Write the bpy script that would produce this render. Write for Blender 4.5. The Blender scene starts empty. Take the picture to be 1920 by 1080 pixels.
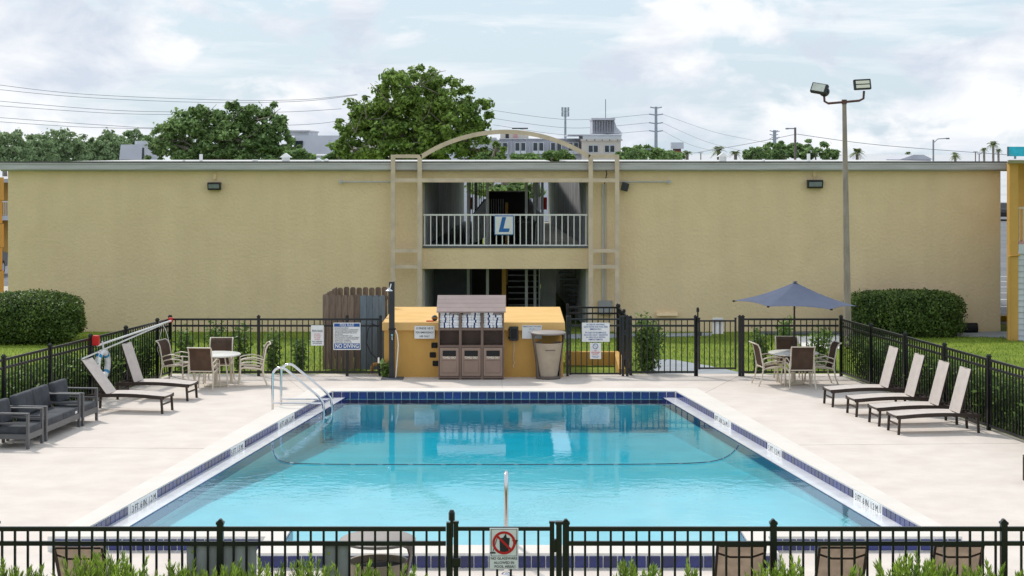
import bpy, bmesh, math, random
import numpy as np
from mathutils import Vector, Matrix
R = math.radians
random.seed(7); rng = np.random.default_rng(7)
S = bpy.context.scene
COL = S.collection

# ------------------------------------------------------------------ camera
FPX, HZ, CH = 3400.0, 285.0, 5.4            # focal length in photo pixels, horizon row, camera height
cam = bpy.data.cameras.new('camera'); cam_o = bpy.data.objects.new('camera', cam); COL.objects.link(cam_o)
cam.sensor_width = 36; cam.lens = FPX * 36 / 1920; cam.shift_y = (HZ - 540) / 1920
cam.clip_start = .1; cam.clip_end = 6000
cam_o.location = (0, 0, CH); cam_o.rotation_euler = (R(90), 0, 0)
S.camera = cam_o

# ------------------------------------------------------------------ light
SUN_EL, SUN_AZ = R(51), R(-36)               # azimuth from +Y towards +X
world = bpy.data.worlds.new('World'); S.world = world; world.use_nodes = True
wn, wl = world.node_tree.nodes, world.node_tree.links
wn.clear()
def wnode(t, **k):
    n = wn.new(t)
    for a, b in k.items(): setattr(n, a, b)
    return n
sky = wnode('ShaderNodeTexSky', sky_type='NISHITA', sun_disc=False, sun_elevation=SUN_EL, sun_rotation=SUN_AZ)
sky.air_density = 1.0; sky.dust_density = 1.5
tc = wnode('ShaderNodeTexCoord')
def wmap(scale, loc=(0, 0, 0)):
    m = wnode('ShaderNodeMapping'); m.inputs['Scale'].default_value = scale; m.inputs['Location'].default_value = loc
    wl.new(tc.outputs['Generated'], m.inputs['Vector']); return m
def wnoise(m, scale, detail, rough=.55, dist=0.):
    n = wnode('ShaderNodeTexNoise'); n.inputs['Scale'].default_value = scale; n.inputs['Detail'].default_value = detail
    n.inputs['Roughness'].default_value = rough; n.inputs['Distortion'].default_value = dist
    wl.new(m.outputs[0], n.inputs['Vector']); return n
def wramp(src, stops):
    r = wnode('ShaderNodeValToRGB'); e = r.color_ramp.elements
    e[0].position, e[0].color = stops[0][0], (*stops[0][1], 1); e[1].position, e[1].color = stops[1][0], (*stops[1][1], 1)
    for p, c in stops[2:]:
        k = e.new(p); k.color = (*c, 1)
    wl.new(src, r.inputs[0]); return r
n1 = wnoise(wmap((1, 1, 2.1), (.31, .2, .12)), 11, 9, .55, .35)        # where clouds stand
mask = wramp(n1.outputs['Fac'], [(.465, (0, 0, 0)), (.545, (1, 1, 1))])
n2 = wnoise(wmap((1, 1, 2.2), (2.3, .7, .36)), 12, 8, .55, .5)      # light and dark masses inside the cloud
shade = wramp(n2.outputs['Fac'], [(.40, (.60, .66, .755)), (.59, (.87, .885, .91))])
n3 = wnoise(wmap((1, 1, 9), (.5, .1, .2)), 7, 6, .6, .1)             # thin streaks
streak = wramp(n3.outputs['Fac'], [(.5, (0, 0, 0)), (.72, (.8, .8, .8))])
skm = wnode('ShaderNodeMix', data_type='RGBA', blend_type='MULTIPLY'); skm.inputs[0].default_value = 1
wl.new(sky.outputs[0], skm.inputs[6]); skm.inputs[7].default_value = (.10, .10, .10, 1)
pale = wnode('ShaderNodeMix', data_type='RGBA'); pale.inputs[0].default_value = .8
wl.new(skm.outputs[2], pale.inputs[6]); pale.inputs[7].default_value = (.60, .73, .84, 1)
s1 = wnode('ShaderNodeMix', data_type='RGBA'); wl.new(streak.outputs[0], s1.inputs[0]); wl.new(pale.outputs[2], s1.inputs[6]); s1.inputs[7].default_value = (.86, .88, .91, 1)
s2 = wnode('ShaderNodeMix', data_type='RGBA'); wl.new(mask.outputs[0], s2.inputs[0]); wl.new(s1.outputs[2], s2.inputs[6]); wl.new(shade.outputs[0], s2.inputs[7])
bg = wnode('ShaderNodeBackground'); bg.inputs['Strength'].default_value = 1.0; wl.new(s2.outputs[2], bg.inputs['Color'])
wo = wnode('ShaderNodeOutputWorld'); wl.new(bg.outputs[0], wo.inputs['Surface'])

sun = bpy.data.lights.new('sun', 'SUN'); sun.energy = 2.2; sun.angle = R(4.5); sun.color = (1, .95, .87)
sun_o = bpy.data.objects.new('sun', sun); COL.objects.link(sun_o)
sd = Vector((math.sin(SUN_AZ) * math.cos(SUN_EL), math.cos(SUN_AZ) * math.cos(SUN_EL), math.sin(SUN_EL)))
sun_o.rotation_euler = sd.to_track_quat('Z', 'Y').to_euler(); sun_o.location = sd * 60

S.view_settings.view_transform = 'Standard'; S.view_settings.look = 'None'
S.view_settings.exposure = 0.19; S.view_settings.gamma = 1.0
S.render.engine = 'CYCLES'
S.cycles.use_denoising = True
S.cycles.max_bounces = 8; S.cycles.transparent_max_bounces = 16
S.cycles.caustics_reflective = False; S.cycles.caustics_refractive = False

# ------------------------------------------------------------------ helpers
def P(px, py, d):            # a point d metres in front of the camera
    return Vector(((px - 960) * d / FPX, d, CH - (py - HZ) * d / FPX))
def G(px, py, z=0.0):        # a point at height z
    return P(px, py, FPX * (CH - z) / (py - HZ))
def X(px, d): return (px - 960) * d / FPX
def Z(py, d): return CH - (py - HZ) * d / FPX

class MB:
    def __init__(s): s.v = []; s.f = []
    def add(s, vs, fs):
        b = len(s.v); s.v += [tuple(v) for v in vs]; s.f += [tuple(i + b for i in f) for f in fs]; return s
    def box(s, x0, x1, y0, y1, z0, z1, m=None):
        vs = [Vector((x, y, z)) for z in (z0, z1) for y in (y0, y1) for x in (x0, x1)]
        if m is not None: vs = [m @ v for v in vs]
        return s.add(vs, [(0, 2, 3, 1), (4, 5, 7, 6), (0, 1, 5, 4), (2, 6, 7, 3), (0, 4, 6, 2), (1, 3, 7, 5)])
    def bbox(s, x0, x1, y0, y1, z0, z1, b=.01, m=None, seg=2):
        bm = bmesh.new(); bmesh.ops.create_cube(bm, size=1)
        for v in bm.verts: v.co = Vector(((x0 + x1) / 2 + v.co.x * (x1 - x0), (y0 + y1) / 2 + v.co.y * (y1 - y0), (z0 + z1) / 2 + v.co.z * (z1 - z0)))
        bmesh.ops.bevel(bm, geom=bm.edges[:], offset=b, segments=seg, affect='EDGES', profile=.5)
        bm.verts.index_update()
        vs = [v.co.copy() for v in bm.verts]
        if m is not None: vs = [m @ v for v in vs]
        s.add(vs, [[v.index for v in f.verts] for f in bm.faces]); bm.free(); return s
    def tube(s, pts, r, n=8, closed=False, flat=1.0):
        pts = [Vector(p) for p in pts]; k = len(pts); rs = r if hasattr(r, '__len__') else [r] * k
        rings = []; up = None
        for i, p in enumerate(pts):
            a = pts[i - 1] if i or closed else p; b = pts[(i + 1) % k] if i < k - 1 or closed else p
            t = (b - a).normalized()
            if up is None: up = Vector((0, 0, 1)) if abs(t.z) < .9 else Vector((0, 1, 0))
            u = (up - t * up.dot(t)).normalized(); w = t.cross(u); up = u
            rings.append([p + (u * math.cos(2 * math.pi * j / n) + w * math.sin(2 * math.pi * j / n) * flat) * rs[i] for j in range(n)])
        vs = [v for q in rings for v in q]; fs = []
        for i in range(k if closed else k - 1):
            a, b = i * n, ((i + 1) % k) * n
            for j in range(n): fs.append((a + j, a + (j + 1) % n, b + (j + 1) % n, b + j))
        if not closed: fs += [tuple(range(n))[::-1], tuple(range((k - 1) * n, k * n))]
        return s.add(vs, fs)
    def bar(s, a, b, w, h=None, up=(0, 0, 1)):
        a, b = Vector(a), Vector(b); h = h or w; t = (b - a).normalized(); up = Vector(up)
        if abs(t.dot(up)) > .95: up = Vector((0, 1, 0))
        u = t.cross(up).normalized(); v = u.cross(t)
        vs = [q + u * (i * w / 2) + v * (j * h / 2) for q in (a, b) for j in (-1, 1) for i in (-1, 1)]
        return s.add(vs, [(0, 2, 3, 1), (4, 5, 7, 6), (0, 1, 5, 4), (2, 6, 7, 3), (0, 4, 6, 2), (1, 3, 7, 5)])
    def lathe(s, prof, n=24, cx=0, cy=0, sx=1, sy=1):
        vs = []; fs = []
        for r, z in prof:
            for j in range(n):
                a = 2 * math.pi * j / n; vs.append((cx + r * sx * math.cos(a), cy + r * sy * math.sin(a), z))
        for i in range(len(prof) - 1):
            for j in range(n): fs.append((i * n + j, i * n + (j + 1) % n, (i + 1) * n + (j + 1) % n, (i + 1) * n + j))
        fs += [tuple(range(n))[::-1], tuple(range((len(prof) - 1) * n, len(prof) * n))]
        return s.add(vs, fs)
    def prism(s, poly, ax, a0, a1):       # polygon in the other two axes, extruded along ax
        n = len(poly); vs = []
        for a in (a0, a1):
            for p, q in poly: vs.append({'x': (a, p, q), 'y': (p, a, q), 'z': (p, q, a)}[ax])
        return s.add(vs, [tuple(range(n))[::-1], tuple(range(n, 2 * n))] + [(i, (i + 1) % n, n + (i + 1) % n, n + i) for i in range(n)])
    def sheet(s, grid, th=0.0, axis=(0, 0, 1)):      # grid[i][j] of points -> surface with thickness
        ni, nj = len(grid), len(grid[0]); a = Vector(axis) * th
        vs = [Vector(p) for r in grid for p in r]; fs = [(i * nj + j, (i + 1) * nj + j, (i + 1) * nj + j + 1, i * nj + j + 1) for i in range(ni - 1) for j in range(nj - 1)]
        if th:
            n = len(vs); vs += [v - a for v in vs]; fs += [tuple(k + n for k in f[::-1]) for f in fs]
            rim = [(0, j) for j in range(nj)] + [(i, nj - 1) for i in range(1, ni)] + [(ni - 1, j) for j in range(nj - 2, -1, -1)] + [(i, 0) for i in range(ni - 2, 0, -1)]
            rim = [i * nj + j for i, j in rim]
            for k in range(len(rim)): p, q = rim[k], rim[(k + 1) % len(rim)]; fs.append((p, q, q + n, p + n))
        return s.add(vs, fs)
    def mesh(s, name, mat=None, smooth=False):
        me = bpy.data.meshes.new(name); me.from_pydata(s.v, [], s.f)
        bm = bmesh.new(); bm.from_mesh(me); bmesh.ops.recalc_face_normals(bm, faces=bm.faces[:]); bm.to_mesh(me); bm.free()
        if smooth:
            me.polygons.foreach_set('use_smooth', [True] * len(me.polygons)); me.set_sharp_from_angle(angle=R(smooth if smooth is not True else 40))
        if mat: me.materials.append(M[mat] if isinstance(mat, str) else mat)
        return me
    def build(s, name, mat, parent=None, smooth=False, loc=(0, 0, 0), rot=(0, 0, 0)):
        return obj(name, s.mesh(name, mat, smooth), parent, loc, rot)
def obj(name, me, parent=None, loc=(0, 0, 0), rot=(0, 0, 0), scale=None):
    o = bpy.data.objects.new(name, me); COL.objects.link(o); o.location = loc; o.rotation_euler = rot
    if scale: o.scale = scale
    if parent: o.parent = parent
    return o
def tag(o, label=None, cat=None, group=None, kind=None):
    if label: o['label'] = label
    if cat: o['category'] = cat
    if group: o['group'] = group
    if kind: o['kind'] = kind
    return o
def thing(name, label, cat, loc=(0, 0, 0), rz=0, group=None):
    o = bpy.data.objects.new(name, None); COL.objects.link(o); o.location = loc; o.rotation_euler = (0, 0, rz); o.empty_display_size = .1
    return tag(o, label, cat, group)
def dup(root, loc, rz, label):
    def cp(o, par):
        c = o.copy(); COL.objects.link(c); c.parent = par
        for ch in list(kids.get(o, [])): cp(ch, c)
        return c
    kids = {}
    for o in COL.objects:
        if o.parent: kids.setdefault(o.parent, []).append(o)
    c = cp(root, None); c.location = loc; c.rotation_euler = (0, 0, rz); c['label'] = label
    return c
def quads(name, mat, cen, u, v, parent=None):      # many loose leaf faces from numpy arrays
    n = len(cen); co = np.empty((n, 4, 3)); co[:, 0] = cen - u; co[:, 1] = cen - v * .55; co[:, 2] = cen + u; co[:, 3] = cen + v * .55
    me = bpy.data.meshes.new(name); me.vertices.add(n * 4); me.vertices.foreach_set('co', co.ravel())
    me.loops.add(n * 4); me.loops.foreach_set('vertex_index', np.arange(n * 4, dtype=np.int32))
    me.polygons.add(n); me.polygons.foreach_set('loop_start', np.arange(0, n * 4, 4, dtype=np.int32))
    a = me.attributes.new('tint', 'FLOAT', 'POINT'); a.data.foreach_set('value', np.repeat(rng.random(n), 4).astype(np.float32))
    me.update(calc_edges=True); me.materials.append(M[mat])
    return obj(name, me, parent)
def rdir(n):
    a = rng.normal(size=(n, 3)); return a / np.linalg.norm(a, axis=1)[:, None]
def leaf_axes(n, size, asp=.6, nrm=None, jitter=.8):
    d = rdir(n) * jitter
    if nrm is not None: d = d + nrm
    d /= np.linalg.norm(d, axis=1)[:, None] + 1e-9
    t = np.cross(d, rdir(n)); t /= np.linalg.norm(t, axis=1)[:, None] + 1e-9
    w = np.cross(d, t); s = size * (.65 + .7 * rng.random(n))[:, None]
    return t * s, w * s * asp * 1.8
_dg = None
def text(body, size, parent, loc, rz=0, mat='ink', sx=1., name='lettering', align='CENTER', bold=0., shear=0.):
    cu = bpy.data.curves.new('t', 'FONT'); cu.body = body; cu.size = size; cu.align_x = align; cu.align_y = 'CENTER'; cu.offset = bold; cu.shear = shear; cu.resolution_u = 3
    o = bpy.data.objects.new('t', cu); COL.objects.link(o)
    me = bpy.data.meshes.new_from_object(o.evaluated_get(bpy.context.evaluated_depsgraph_get()))
    bpy.data.objects.remove(o); bpy.data.curves.remove(cu)
    me.name = name; me.materials.clear(); me.materials.append(M[mat])
    me.transform(Matrix.Diagonal((sx, 1, 1, 1)))
    return obj(name, me, parent, loc, (R(90), 0, rz))

# ------------------------------------------------------------------ materials
M = {}
def mat(name, col, rough=.6, var=.12, scale=4., bump=0., bscale=30., metal=0., spec=.4, rnd=0., col2=None, detail=4., dist=0., stretch=None, attr=None, trans=0., coat=0., bdist=.02, streak=0.):
    m = bpy.data.materials.new(name); m.use_nodes = True; nt = m.node_tree; N, L = nt.nodes, nt.links
    b = N['Principled BSDF']; b.inputs['Roughness'].default_value = rough; b.inputs['Metallic'].default_value = metal; b.inputs['Specular IOR Level'].default_value = spec
    if coat: b.inputs['Coat Weight'].default_value = coat
    t = N.new('ShaderNodeTexCoord'); mp = N.new('ShaderNodeMapping'); L.new(t.outputs['Object'], mp.inputs[0])
    if stretch: mp.inputs['Scale'].default_value = stretch
    oi = N.new('ShaderNodeObjectInfo')
    no = N.new('ShaderNodeTexNoise'); no.inputs['Scale'].default_value = scale; no.inputs['Detail'].default_value = detail; no.inputs['Roughness'].default_value = .6; no.inputs['Distortion'].default_value = dist
    L.new(mp.outputs[0], no.inputs['Vector'])
    c2 = col2 or tuple(max(0, c * (1 - 2 * var)) for c in col); c1 = col if col2 else tuple(min(1, c * (1 + var)) for c in col)
    rp = N.new('ShaderNodeValToRGB'); rp.color_ramp.elements[0].position = .3; rp.color_ramp.elements[1].position = .68
    rp.color_ramp.elements[0].color = (*c2, 1); rp.color_ramp.elements[1].color = (*c1, 1); L.new(no.outputs['Fac'], rp.inputs[0])
    out = rp.outputs[0]
    if rnd or attr:
        src = oi.outputs['Random']
        if attr:
            at = N.new('ShaderNodeAttribute'); at.attribute_name = attr; src = at.outputs['Fac']
        ma = N.new('ShaderNodeMapRange'); ma.inputs['To Min'].default_value = 1 - rnd; ma.inputs['To Max'].default_value = 1 + rnd; L.new(src, ma.inputs['Value'])
        hv = N.new('ShaderNodeHueSaturation'); L.new(out, hv.inputs['Color']); L.new(ma.outputs[0], hv.inputs['Value']); out = hv.outputs[0]
    if streak:
        m3 = N.new('ShaderNodeMapping'); m3.inputs['Scale'].default_value = (1.6, 1.6, .13); L.new(t.outputs['Object'], m3.inputs[0])
        n3_ = N.new('ShaderNodeTexNoise'); n3_.inputs['Scale'].default_value = 1.3; n3_.inputs['Detail'].default_value = 7; L.new(m3.outputs[0], n3_.inputs['Vector'])
        r3 = N.new('ShaderNodeMapRange'); r3.inputs['From Min'].default_value = .35; r3.inputs['From Max'].default_value = .62; r3.inputs['To Min'].default_value = 1 - streak; L.new(n3_.outputs['Fac'], r3.inputs['Value'])
        h3 = N.new('ShaderNodeHueSaturation'); L.new(out, h3.inputs['Color']); L.new(r3.outputs[0], h3.inputs['Value']); out = h3.outputs[0]
    L.new(out, b.inputs['Base Color'])
    if bump:
        n2 = N.new('ShaderNodeTexNoise'); n2.inputs['Scale'].default_value = bscale; n2.inputs['Detail'].default_value = 4; L.new(mp.outputs[0], n2.inputs['Vector'])
        bp = N.new('ShaderNodeBump'); bp.inputs['Strength'].default_value = bump; bp.inputs['Distance'].default_value = bdist; L.new(n2.outputs['Fac'], bp.inputs['Height']); L.new(bp.outputs[0], b.inputs['Normal'])
    if trans:
        tr = N.new('ShaderNodeBsdfTranslucent'); L.new(out, tr.inputs['Color']); mx = N.new('ShaderNodeMixShader'); mx.inputs[0].default_value = trans
        L.new(b.outputs[0], mx.inputs[1]); L.new(tr.outputs[0], mx.inputs[2]); L.new(mx.outputs[0], N['Material Output'].inputs['Surface'])
    M[name] = m; return m
mat('lawn', (.25, .31, .05), .9, col2=(.12, .18, .03), scale=.9, detail=8, bump=.6, bscale=25, spec=.1)
mat('blade', (.26, .37, .05), .7, .2, scale=.8, rnd=.45, attr='tint', trans=.35, spec=.15)
mat('deck', (.75, .675, .61), .8, col2=(.645, .572, .513), scale=1.5, detail=11, bump=.3, bscale=45, spec=.25)
mat('coping', (.77, .715, .655), .7, col2=(.70, .645, .59), scale=1.6, detail=8, bump=.12, bscale=60, spec=.25)
mat('plaster', (.62, .74, .78), .6, .05, scale=1.2, spec=.2)
mat('ledge', (.80, .81, .83), .12, .06, scale=3, spec=.5)
mat('grout', (.80, .79, .77), .7, .08, scale=12)
mat('tile', (.012, .026, .16), .16, .25, scale=6, rnd=.35, spec=.6)
mat('white_paint', (.80, .80, .79), .4, .05, scale=6)
mat('sign_white', (.80, .81, .81), .35, .04, scale=5)
mat('ink', (.02, .02, .025), .5, .0)
mat('ink_blue', (.015, .085, .30), .4, .0)
mat('sign_blue', (.015, .14, .44), .4, .0)
mat('ink_red', (.55, .012, .02), .4, .0)
mat('letter_cream', (.72, .66, .55), .6, .05)
mat('wall', (.86, .67, .425), .85, col2=(.80, .615, .385), scale=.8, detail=10, bump=1.0, bscale=11, spec=.15, dist=.6, bdist=.02, streak=.04)
mat('yellow', (.68, .40, .115), .75, col2=(.60, .345, .095), scale=1.4, detail=7, bump=.12, bscale=25, spec=.2, streak=.06)
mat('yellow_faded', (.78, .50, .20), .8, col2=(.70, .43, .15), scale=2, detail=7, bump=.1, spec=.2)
mat('frame_beige', (.68, .545, .42), .6, .08, scale=3, bump=.05)
mat('gutter', (.52, .51, .53), .5, .1, scale=2.5, stretch=(.3, 1, 3))
mat('roof_dark', (.12, .11, .11), .8, .2, scale=1)
mat('roof_white', (.62, .62, .60), .8, .12, scale=.5)
mat('siding_grey', (.46, .47, .48), .7, .12, scale=1.5, rnd=.18)
mat('siding_white', (.62, .65, .70), .6, .06, scale=2)
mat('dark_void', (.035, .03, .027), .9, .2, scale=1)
mat('slate', (.10, .115, .135), .7, .15, scale=2)
mat('concrete', (.50, .46, .40), .85, .12, scale=1.5, detail=8, bump=.1)
mat('horizon_haze', (.56, .57, .59), .9, .06, scale=.02)  # tone matched to the sky, so the far ground reads as haze
mat('path', (.34, .37, .40), .85, .1, scale=1.2, detail=8, bump=.1)
mat('white_gravel', (.78, .76, .74), .9, .12, scale=6, bump=.4, bscale=30)
mat('asphalt', (.17, .18, .195), .9, .12, scale=.4, detail=8, bump=.1)
mat('black_metal', (.006, .007, .009), .32, .2, scale=6, spec=.5)
mat('chrome', (.72, .73, .75), .13, .03, metal=1)
mat('brown_frame', (.045, .030, .024), .45, .15, scale=5)
mat('sling_white', (.60, .53, .485), .8, .05, scale=8, bump=.15, bscale=240)
mat('sling_tan', (.56, .48, .41), .8, .07, scale=8, bump=.15, bscale=240, trans=.75)
mat('sling_brown', (.21, .14, .10), .75, .1, scale=5, bump=.15, bscale=240, trans=.6)
mat('chair_beige', (.70, .62, .50), .45, .05, scale=4)
mat('table_white', (.76, .74, .68), .35, .05, scale=4)
mat('umbrella', (.105, .13, .205), .8, .06, scale=3, bump=.06, bscale=120, trans=.15)
mat('sofa_frame', (.12, .12, .125), .4, .08, scale=4)
mat('cushion', (.072, .077, .087), .85, .18, scale=5, bump=.25, bscale=60)
mat('wood_old', (.27, .195, .145), .85, col2=(.11, .08, .06), scale=2.2, detail=8, stretch=(9, 9, .7), rnd=.25, bump=.2, bscale=8)
mat('wood_grey', (.16, .20, .235), .8, .12, scale=3, stretch=(6, 6, .6), rnd=.12)
mat('cabinet', (.185, .125, .10), .6, .08, scale=3)
mat('cabinet_roof', (.31, .235, .22), .55, .06, scale=3, rnd=.05)
mat('cabinet_door', (.29, .205, .16), .6, .06, scale=3, rnd=.05)
mat('towel', (.90, .91, .95), .95, .08, scale=9, bump=.5, bscale=50, rnd=.05)
mat('towel_stripe', (.02, .025, .14), .95, .1, scale=9)
mat('can_tan', (.44, .365, .275), .6, .06, scale=4)
mat('can_brown', (.15, .118, .105), .5, .08, scale=4)
mat('lid_taupe', (.33, .29, .265), .5, .06, scale=4)
mat('pvc', (.78, .77, .74), .4, .05)
mat('pole_concrete', (.36, .30, .265), .85, .16, scale=5, detail=8, stretch=(1, 1, .3))
mat('rust_brown', (.13, .06, .055), .6, .12)
mat('dark_grey', (.03, .032, .035), .5, .15)
mat('lens', (.62, .64, .58), .2, .1)
mat('led', (.85, .82, .7), .3, .05, scale=30)
mat('red', (.62, .02, .015), .45, .1)
mat('ring_blue', (.01, .25, .50), .6, .05)
mat('rope_white', (.75, .74, .72), .8, .08)
mat('rope_dark', (.05, .05, .09), .7, .2)
mat('leaf_oak', (.31, .43, .10), .6, col2=(.14, .24, .055), scale=.7, rnd=.5, attr='tint', trans=.3, spec=.25)
mat('leaf_dark', (.29, .41, .15), .6, col2=(.14, .24, .085), scale=.5, rnd=.5, attr='tint', trans=.3, spec=.25)
mat('leaf_far', (.30, .40, .20), .7, col2=(.20, .29, .14), scale=.3, rnd=.35, attr='tint', trans=.25, spec=.15)  # light grey-green, distance haze mixed into the leaf colour
mat('leaf_hedge', (.15, .22, .045), .5, col2=(.06, .11, .025), scale=2.2, rnd=.6, attr='tint', trans=.25, spec=.4)
mat('leaf_shrub', (.20, .31, .06), .5, col2=(.09, .17, .035), scale=3, rnd=.6, attr='tint', trans=.3, spec=.35)
mat('leaf_yew', (.44, .56, .09), .45, col2=(.17, .29, .05), scale=4, rnd=.55, attr='tint', trans=.35, spec=.35)
mat('leaf_palm', (.20, .25, .07), .6, col2=(.10, .15, .04), scale=1, rnd=.4, attr='tint', trans=.2)
mat('bark', (.27, .235, .20), .9, .3, scale=5, stretch=(3, 3, .5), bump=.4, bscale=14)
mat('twig', (.20, .17, .13), .9, .2)
mat('mulch', (.12, .085, .06), .95, .3, scale=9, bump=.6, bscale=30)
mat('hotel_white', (.62, .64, .68), .8, .05, scale=.2)
mat('hotel_cream', (.58, .53, .47), .8, .06, scale=.2)
mat('hotel_roof', (.52, .525, .58), .5, .08, scale=.4)
mat('glass_dark', (.025, .035, .045), .08, .2, scale=1, spec=.7)
mat('steel_blue', (.25, .29, .33), .5, .1)
mat('wire', (.22, .23, .25), .6, 0)
mat('wood_pole', (.20, .17, .15), .9, .2, scale=4)
mat('billboard', (.02, .42, .50), .5, .15, scale=.6)
mat('car_dark', (.02, .022, .028), .25, .05, coat=.5)
mat('rubber', (.015, .015, .016), .8, .1)
mat('kerb_yellow', (.60, .40, .03), .8, .15)
mat('pink', (.55, .30, .30), .8, .1)
mat('ball_orange', (.45, .17, .03), .6, .3, scale=20)
mat('ball_teal', (.02, .09, .10), .6, .3, scale=20)
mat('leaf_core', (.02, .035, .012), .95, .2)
mat('sign_back_grey', (.42, .43, .43), .6, col2=(.30, .315, .30), scale=3, detail=7)
mat('brass', (.50, .27, .06), .5, .1)

# pool water: clear, reflecting by angle, tinted by depth
wm = bpy.data.materials.new('pool_water'); wm.use_nodes = True; N, L = wm.node_tree.nodes, wm.node_tree.links; N.remove(N['Principled BSDF'])
t = N.new('ShaderNodeTexCoord'); mp = N.new('ShaderNodeMapping'); mp.inputs['Scale'].default_value = (1.0, 1.0, 1); L.new(t.outputs['Object'], mp.inputs[0])
na = N.new('ShaderNodeTexNoise'); na.inputs['Scale'].default_value = 4.5; na.inputs['Detail'].default_value = 3; na.inputs['Roughness'].default_value = .55; L.new(mp.outputs[0], na.inputs['Vector'])
nb = N.new('ShaderNodeTexNoise'); nb.inputs['Scale'].default_value = .35; nb.inputs['Detail'].default_value = 2; L.new(mp.outputs[0], nb.inputs['Vector'])
rb = N.new('ShaderNodeMapRange'); rb.inputs['From Min'].default_value = .42; rb.inputs['From Max'].default_value = .62; rb.inputs['To Min'].default_value = .25; L.new(nb.outputs['Fac'], rb.inputs['Value'])
mu = N.new('ShaderNodeMath'); mu.operation = 'MULTIPLY'; L.new(na.outputs['Fac'], mu.inputs[0]); L.new(rb.outputs[0], mu.inputs[1])
bp = N.new('ShaderNodeBump'); bp.inputs['Strength'].default_value = .16; bp.inputs['Distance'].default_value = .02; L.new(mu.outputs[0], bp.inputs['Height'])
lw = N.new('ShaderNodeLayerWeight'); lw.inputs['Blend'].default_value = .5; L.new(bp.outputs[0], lw.inputs['Normal'])
pw = N.new('ShaderNodeMath'); pw.operation = 'POWER'; pw.inputs[1].default_value = 4.4; L.new(lw.outputs['Facing'], pw.inputs[0])
fr = N.new('ShaderNodeMath'); fr.operation = 'MULTIPLY_ADD'; fr.inputs[1].default_value = .95; fr.inputs[2].default_value = .02; L.new(pw.outputs[0], fr.inputs[0])
gl = N.new('ShaderNodeBsdfGlossy'); gl.inputs['Roughness'].default_value = .015; L.new(bp.outputs[0], gl.inputs['Normal'])
tr = N.new('ShaderNodeBsdfTransparent'); tr.inputs['Color'].default_value = (.93, .99, 1, 1)
mx = N.new('ShaderNodeMixShader'); L.new(fr.outputs[0], mx.inputs[0]); L.new(tr.outputs[0], mx.inputs[1]); L.new(gl.outputs[0], mx.inputs[2])
L.new(mx.outputs[0], N['Material Output'].inputs['Surface'])
va = N.new('ShaderNodeVolumeAbsorption'); va.inputs['Color'].default_value = (0, .885, .958, 1); va.inputs['Density'].default_value = .70; L.new(va.outputs[0], N['Material Output'].inputs['Volume'])
M['water'] = wm


# ================================================================== SETTING
def line_at(p0, p1, px):                     # where a plan line is crossed by the photo column px
    c = (px - 960) / FPX; dx, dy = p1[0] - p0[0], p1[1] - p0[1]
    return (c * p0[1] - p0[0]) / (dx - c * dy)
RIM, WAT = .20, .05
FL, FR, NR, NL = (-3.92, 39.46), (3.575, 39.46), (5.69, 25.18), (-5.87, 25.18)      # inner rim
AL, AR, AF = -3.05, 3.15, 24.0                                                       # step alcove
cFL, cFR, cNR, cNL = (-4.42, 39.95), (4.07, 39.95), (6.09, 24.52), (-6.28, 24.52)    # outer edge of coping
aL, aR, aF = -3.33, 3.46, 23.5
FENCE_L = ((-8.24, 43.7), (-13.05, 18.4)); FENCE_R = ((7.93, 43.7), (12.0, 17.6)); YB, YF = 43.7, 19.4
GB = -.25                                    # ground level at the building

def ground_z(y): return -.05 if y < 44.3 else (-.05 - .2 * min(1, (y - 44.3) / 11.5))
xs = [-3000, -60, -30, -18, -12, -7.2, 7.2, 12, 18, 30, 60, 3000]; ys = [-80, 10, 22.8, 40.4, 44.3, 47, 50, 53, 55.8, 70, 120, 4500]
g = MB()
for i in range(len(xs) - 1):
    for j in range(len(ys) - 1):
        if xs[i] == -7.2 and ys[j] == 22.8: continue
        g.add([(x, y, ground_z(y)) for x, y in ((xs[i], ys[j]), (xs[i + 1], ys[j]), (xs[i + 1], ys[j + 1]), (xs[i], ys[j + 1]))], [(0, 1, 2, 3)])
me = g.mesh('ground', 'lawn'); bm = bmesh.new(); bm.from_mesh(me); bmesh.ops.remove_doubles(bm, verts=bm.verts[:], dist=.001); bm.to_mesh(me); bm.free()
tag(obj('ground', me), kind='structure')

def lx(y): return FENCE_L[0][0] + (FENCE_L[1][0] - FENCE_L[0][0]) * (43.7 - y) / 25.3
def rx(y): return FENCE_R[0][0] + (FENCE_R[1][0] - FENCE_R[0][0]) * (43.7 - y) / 26.1
yb, yn = 44.15, 19.15
oBL, oBR, oNL, oNR = (lx(yb) - .12, yb), (rx(yb) + .12, yb), (lx(yn) - .2, yn), (rx(yn) + .2, yn)
dk = MB()
for poly in ([oBL, oBR, cFR, cFL], [oBL, cFL, cNL, oNL], [oBR, oNR, cNR, cFR], [oNL, cNL, (aL, cNL[1]), (aL, aF), (aR, aF), (aR, cNR[1]), cNR, oNR]):
    dk.prism(poly, 'z', -.14, 0)
deck = tag(dk.build('pool_deck', 'deck'), kind='structure')
for a, b in ((cFL, (-5.6, 44.1)), ((-.2, 39.95), (-.25, 43.4)), (cFR, (5.6, 44.1)), ((4.9, 33.4), (9.4, 33.6)), ((-5.2, 33.0), (-10, 33.2))):
    MB().bar((a[0], a[1], .0005), (b[0], b[1], .0005), .012, .004).build('joint', 'concrete', deck)

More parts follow.
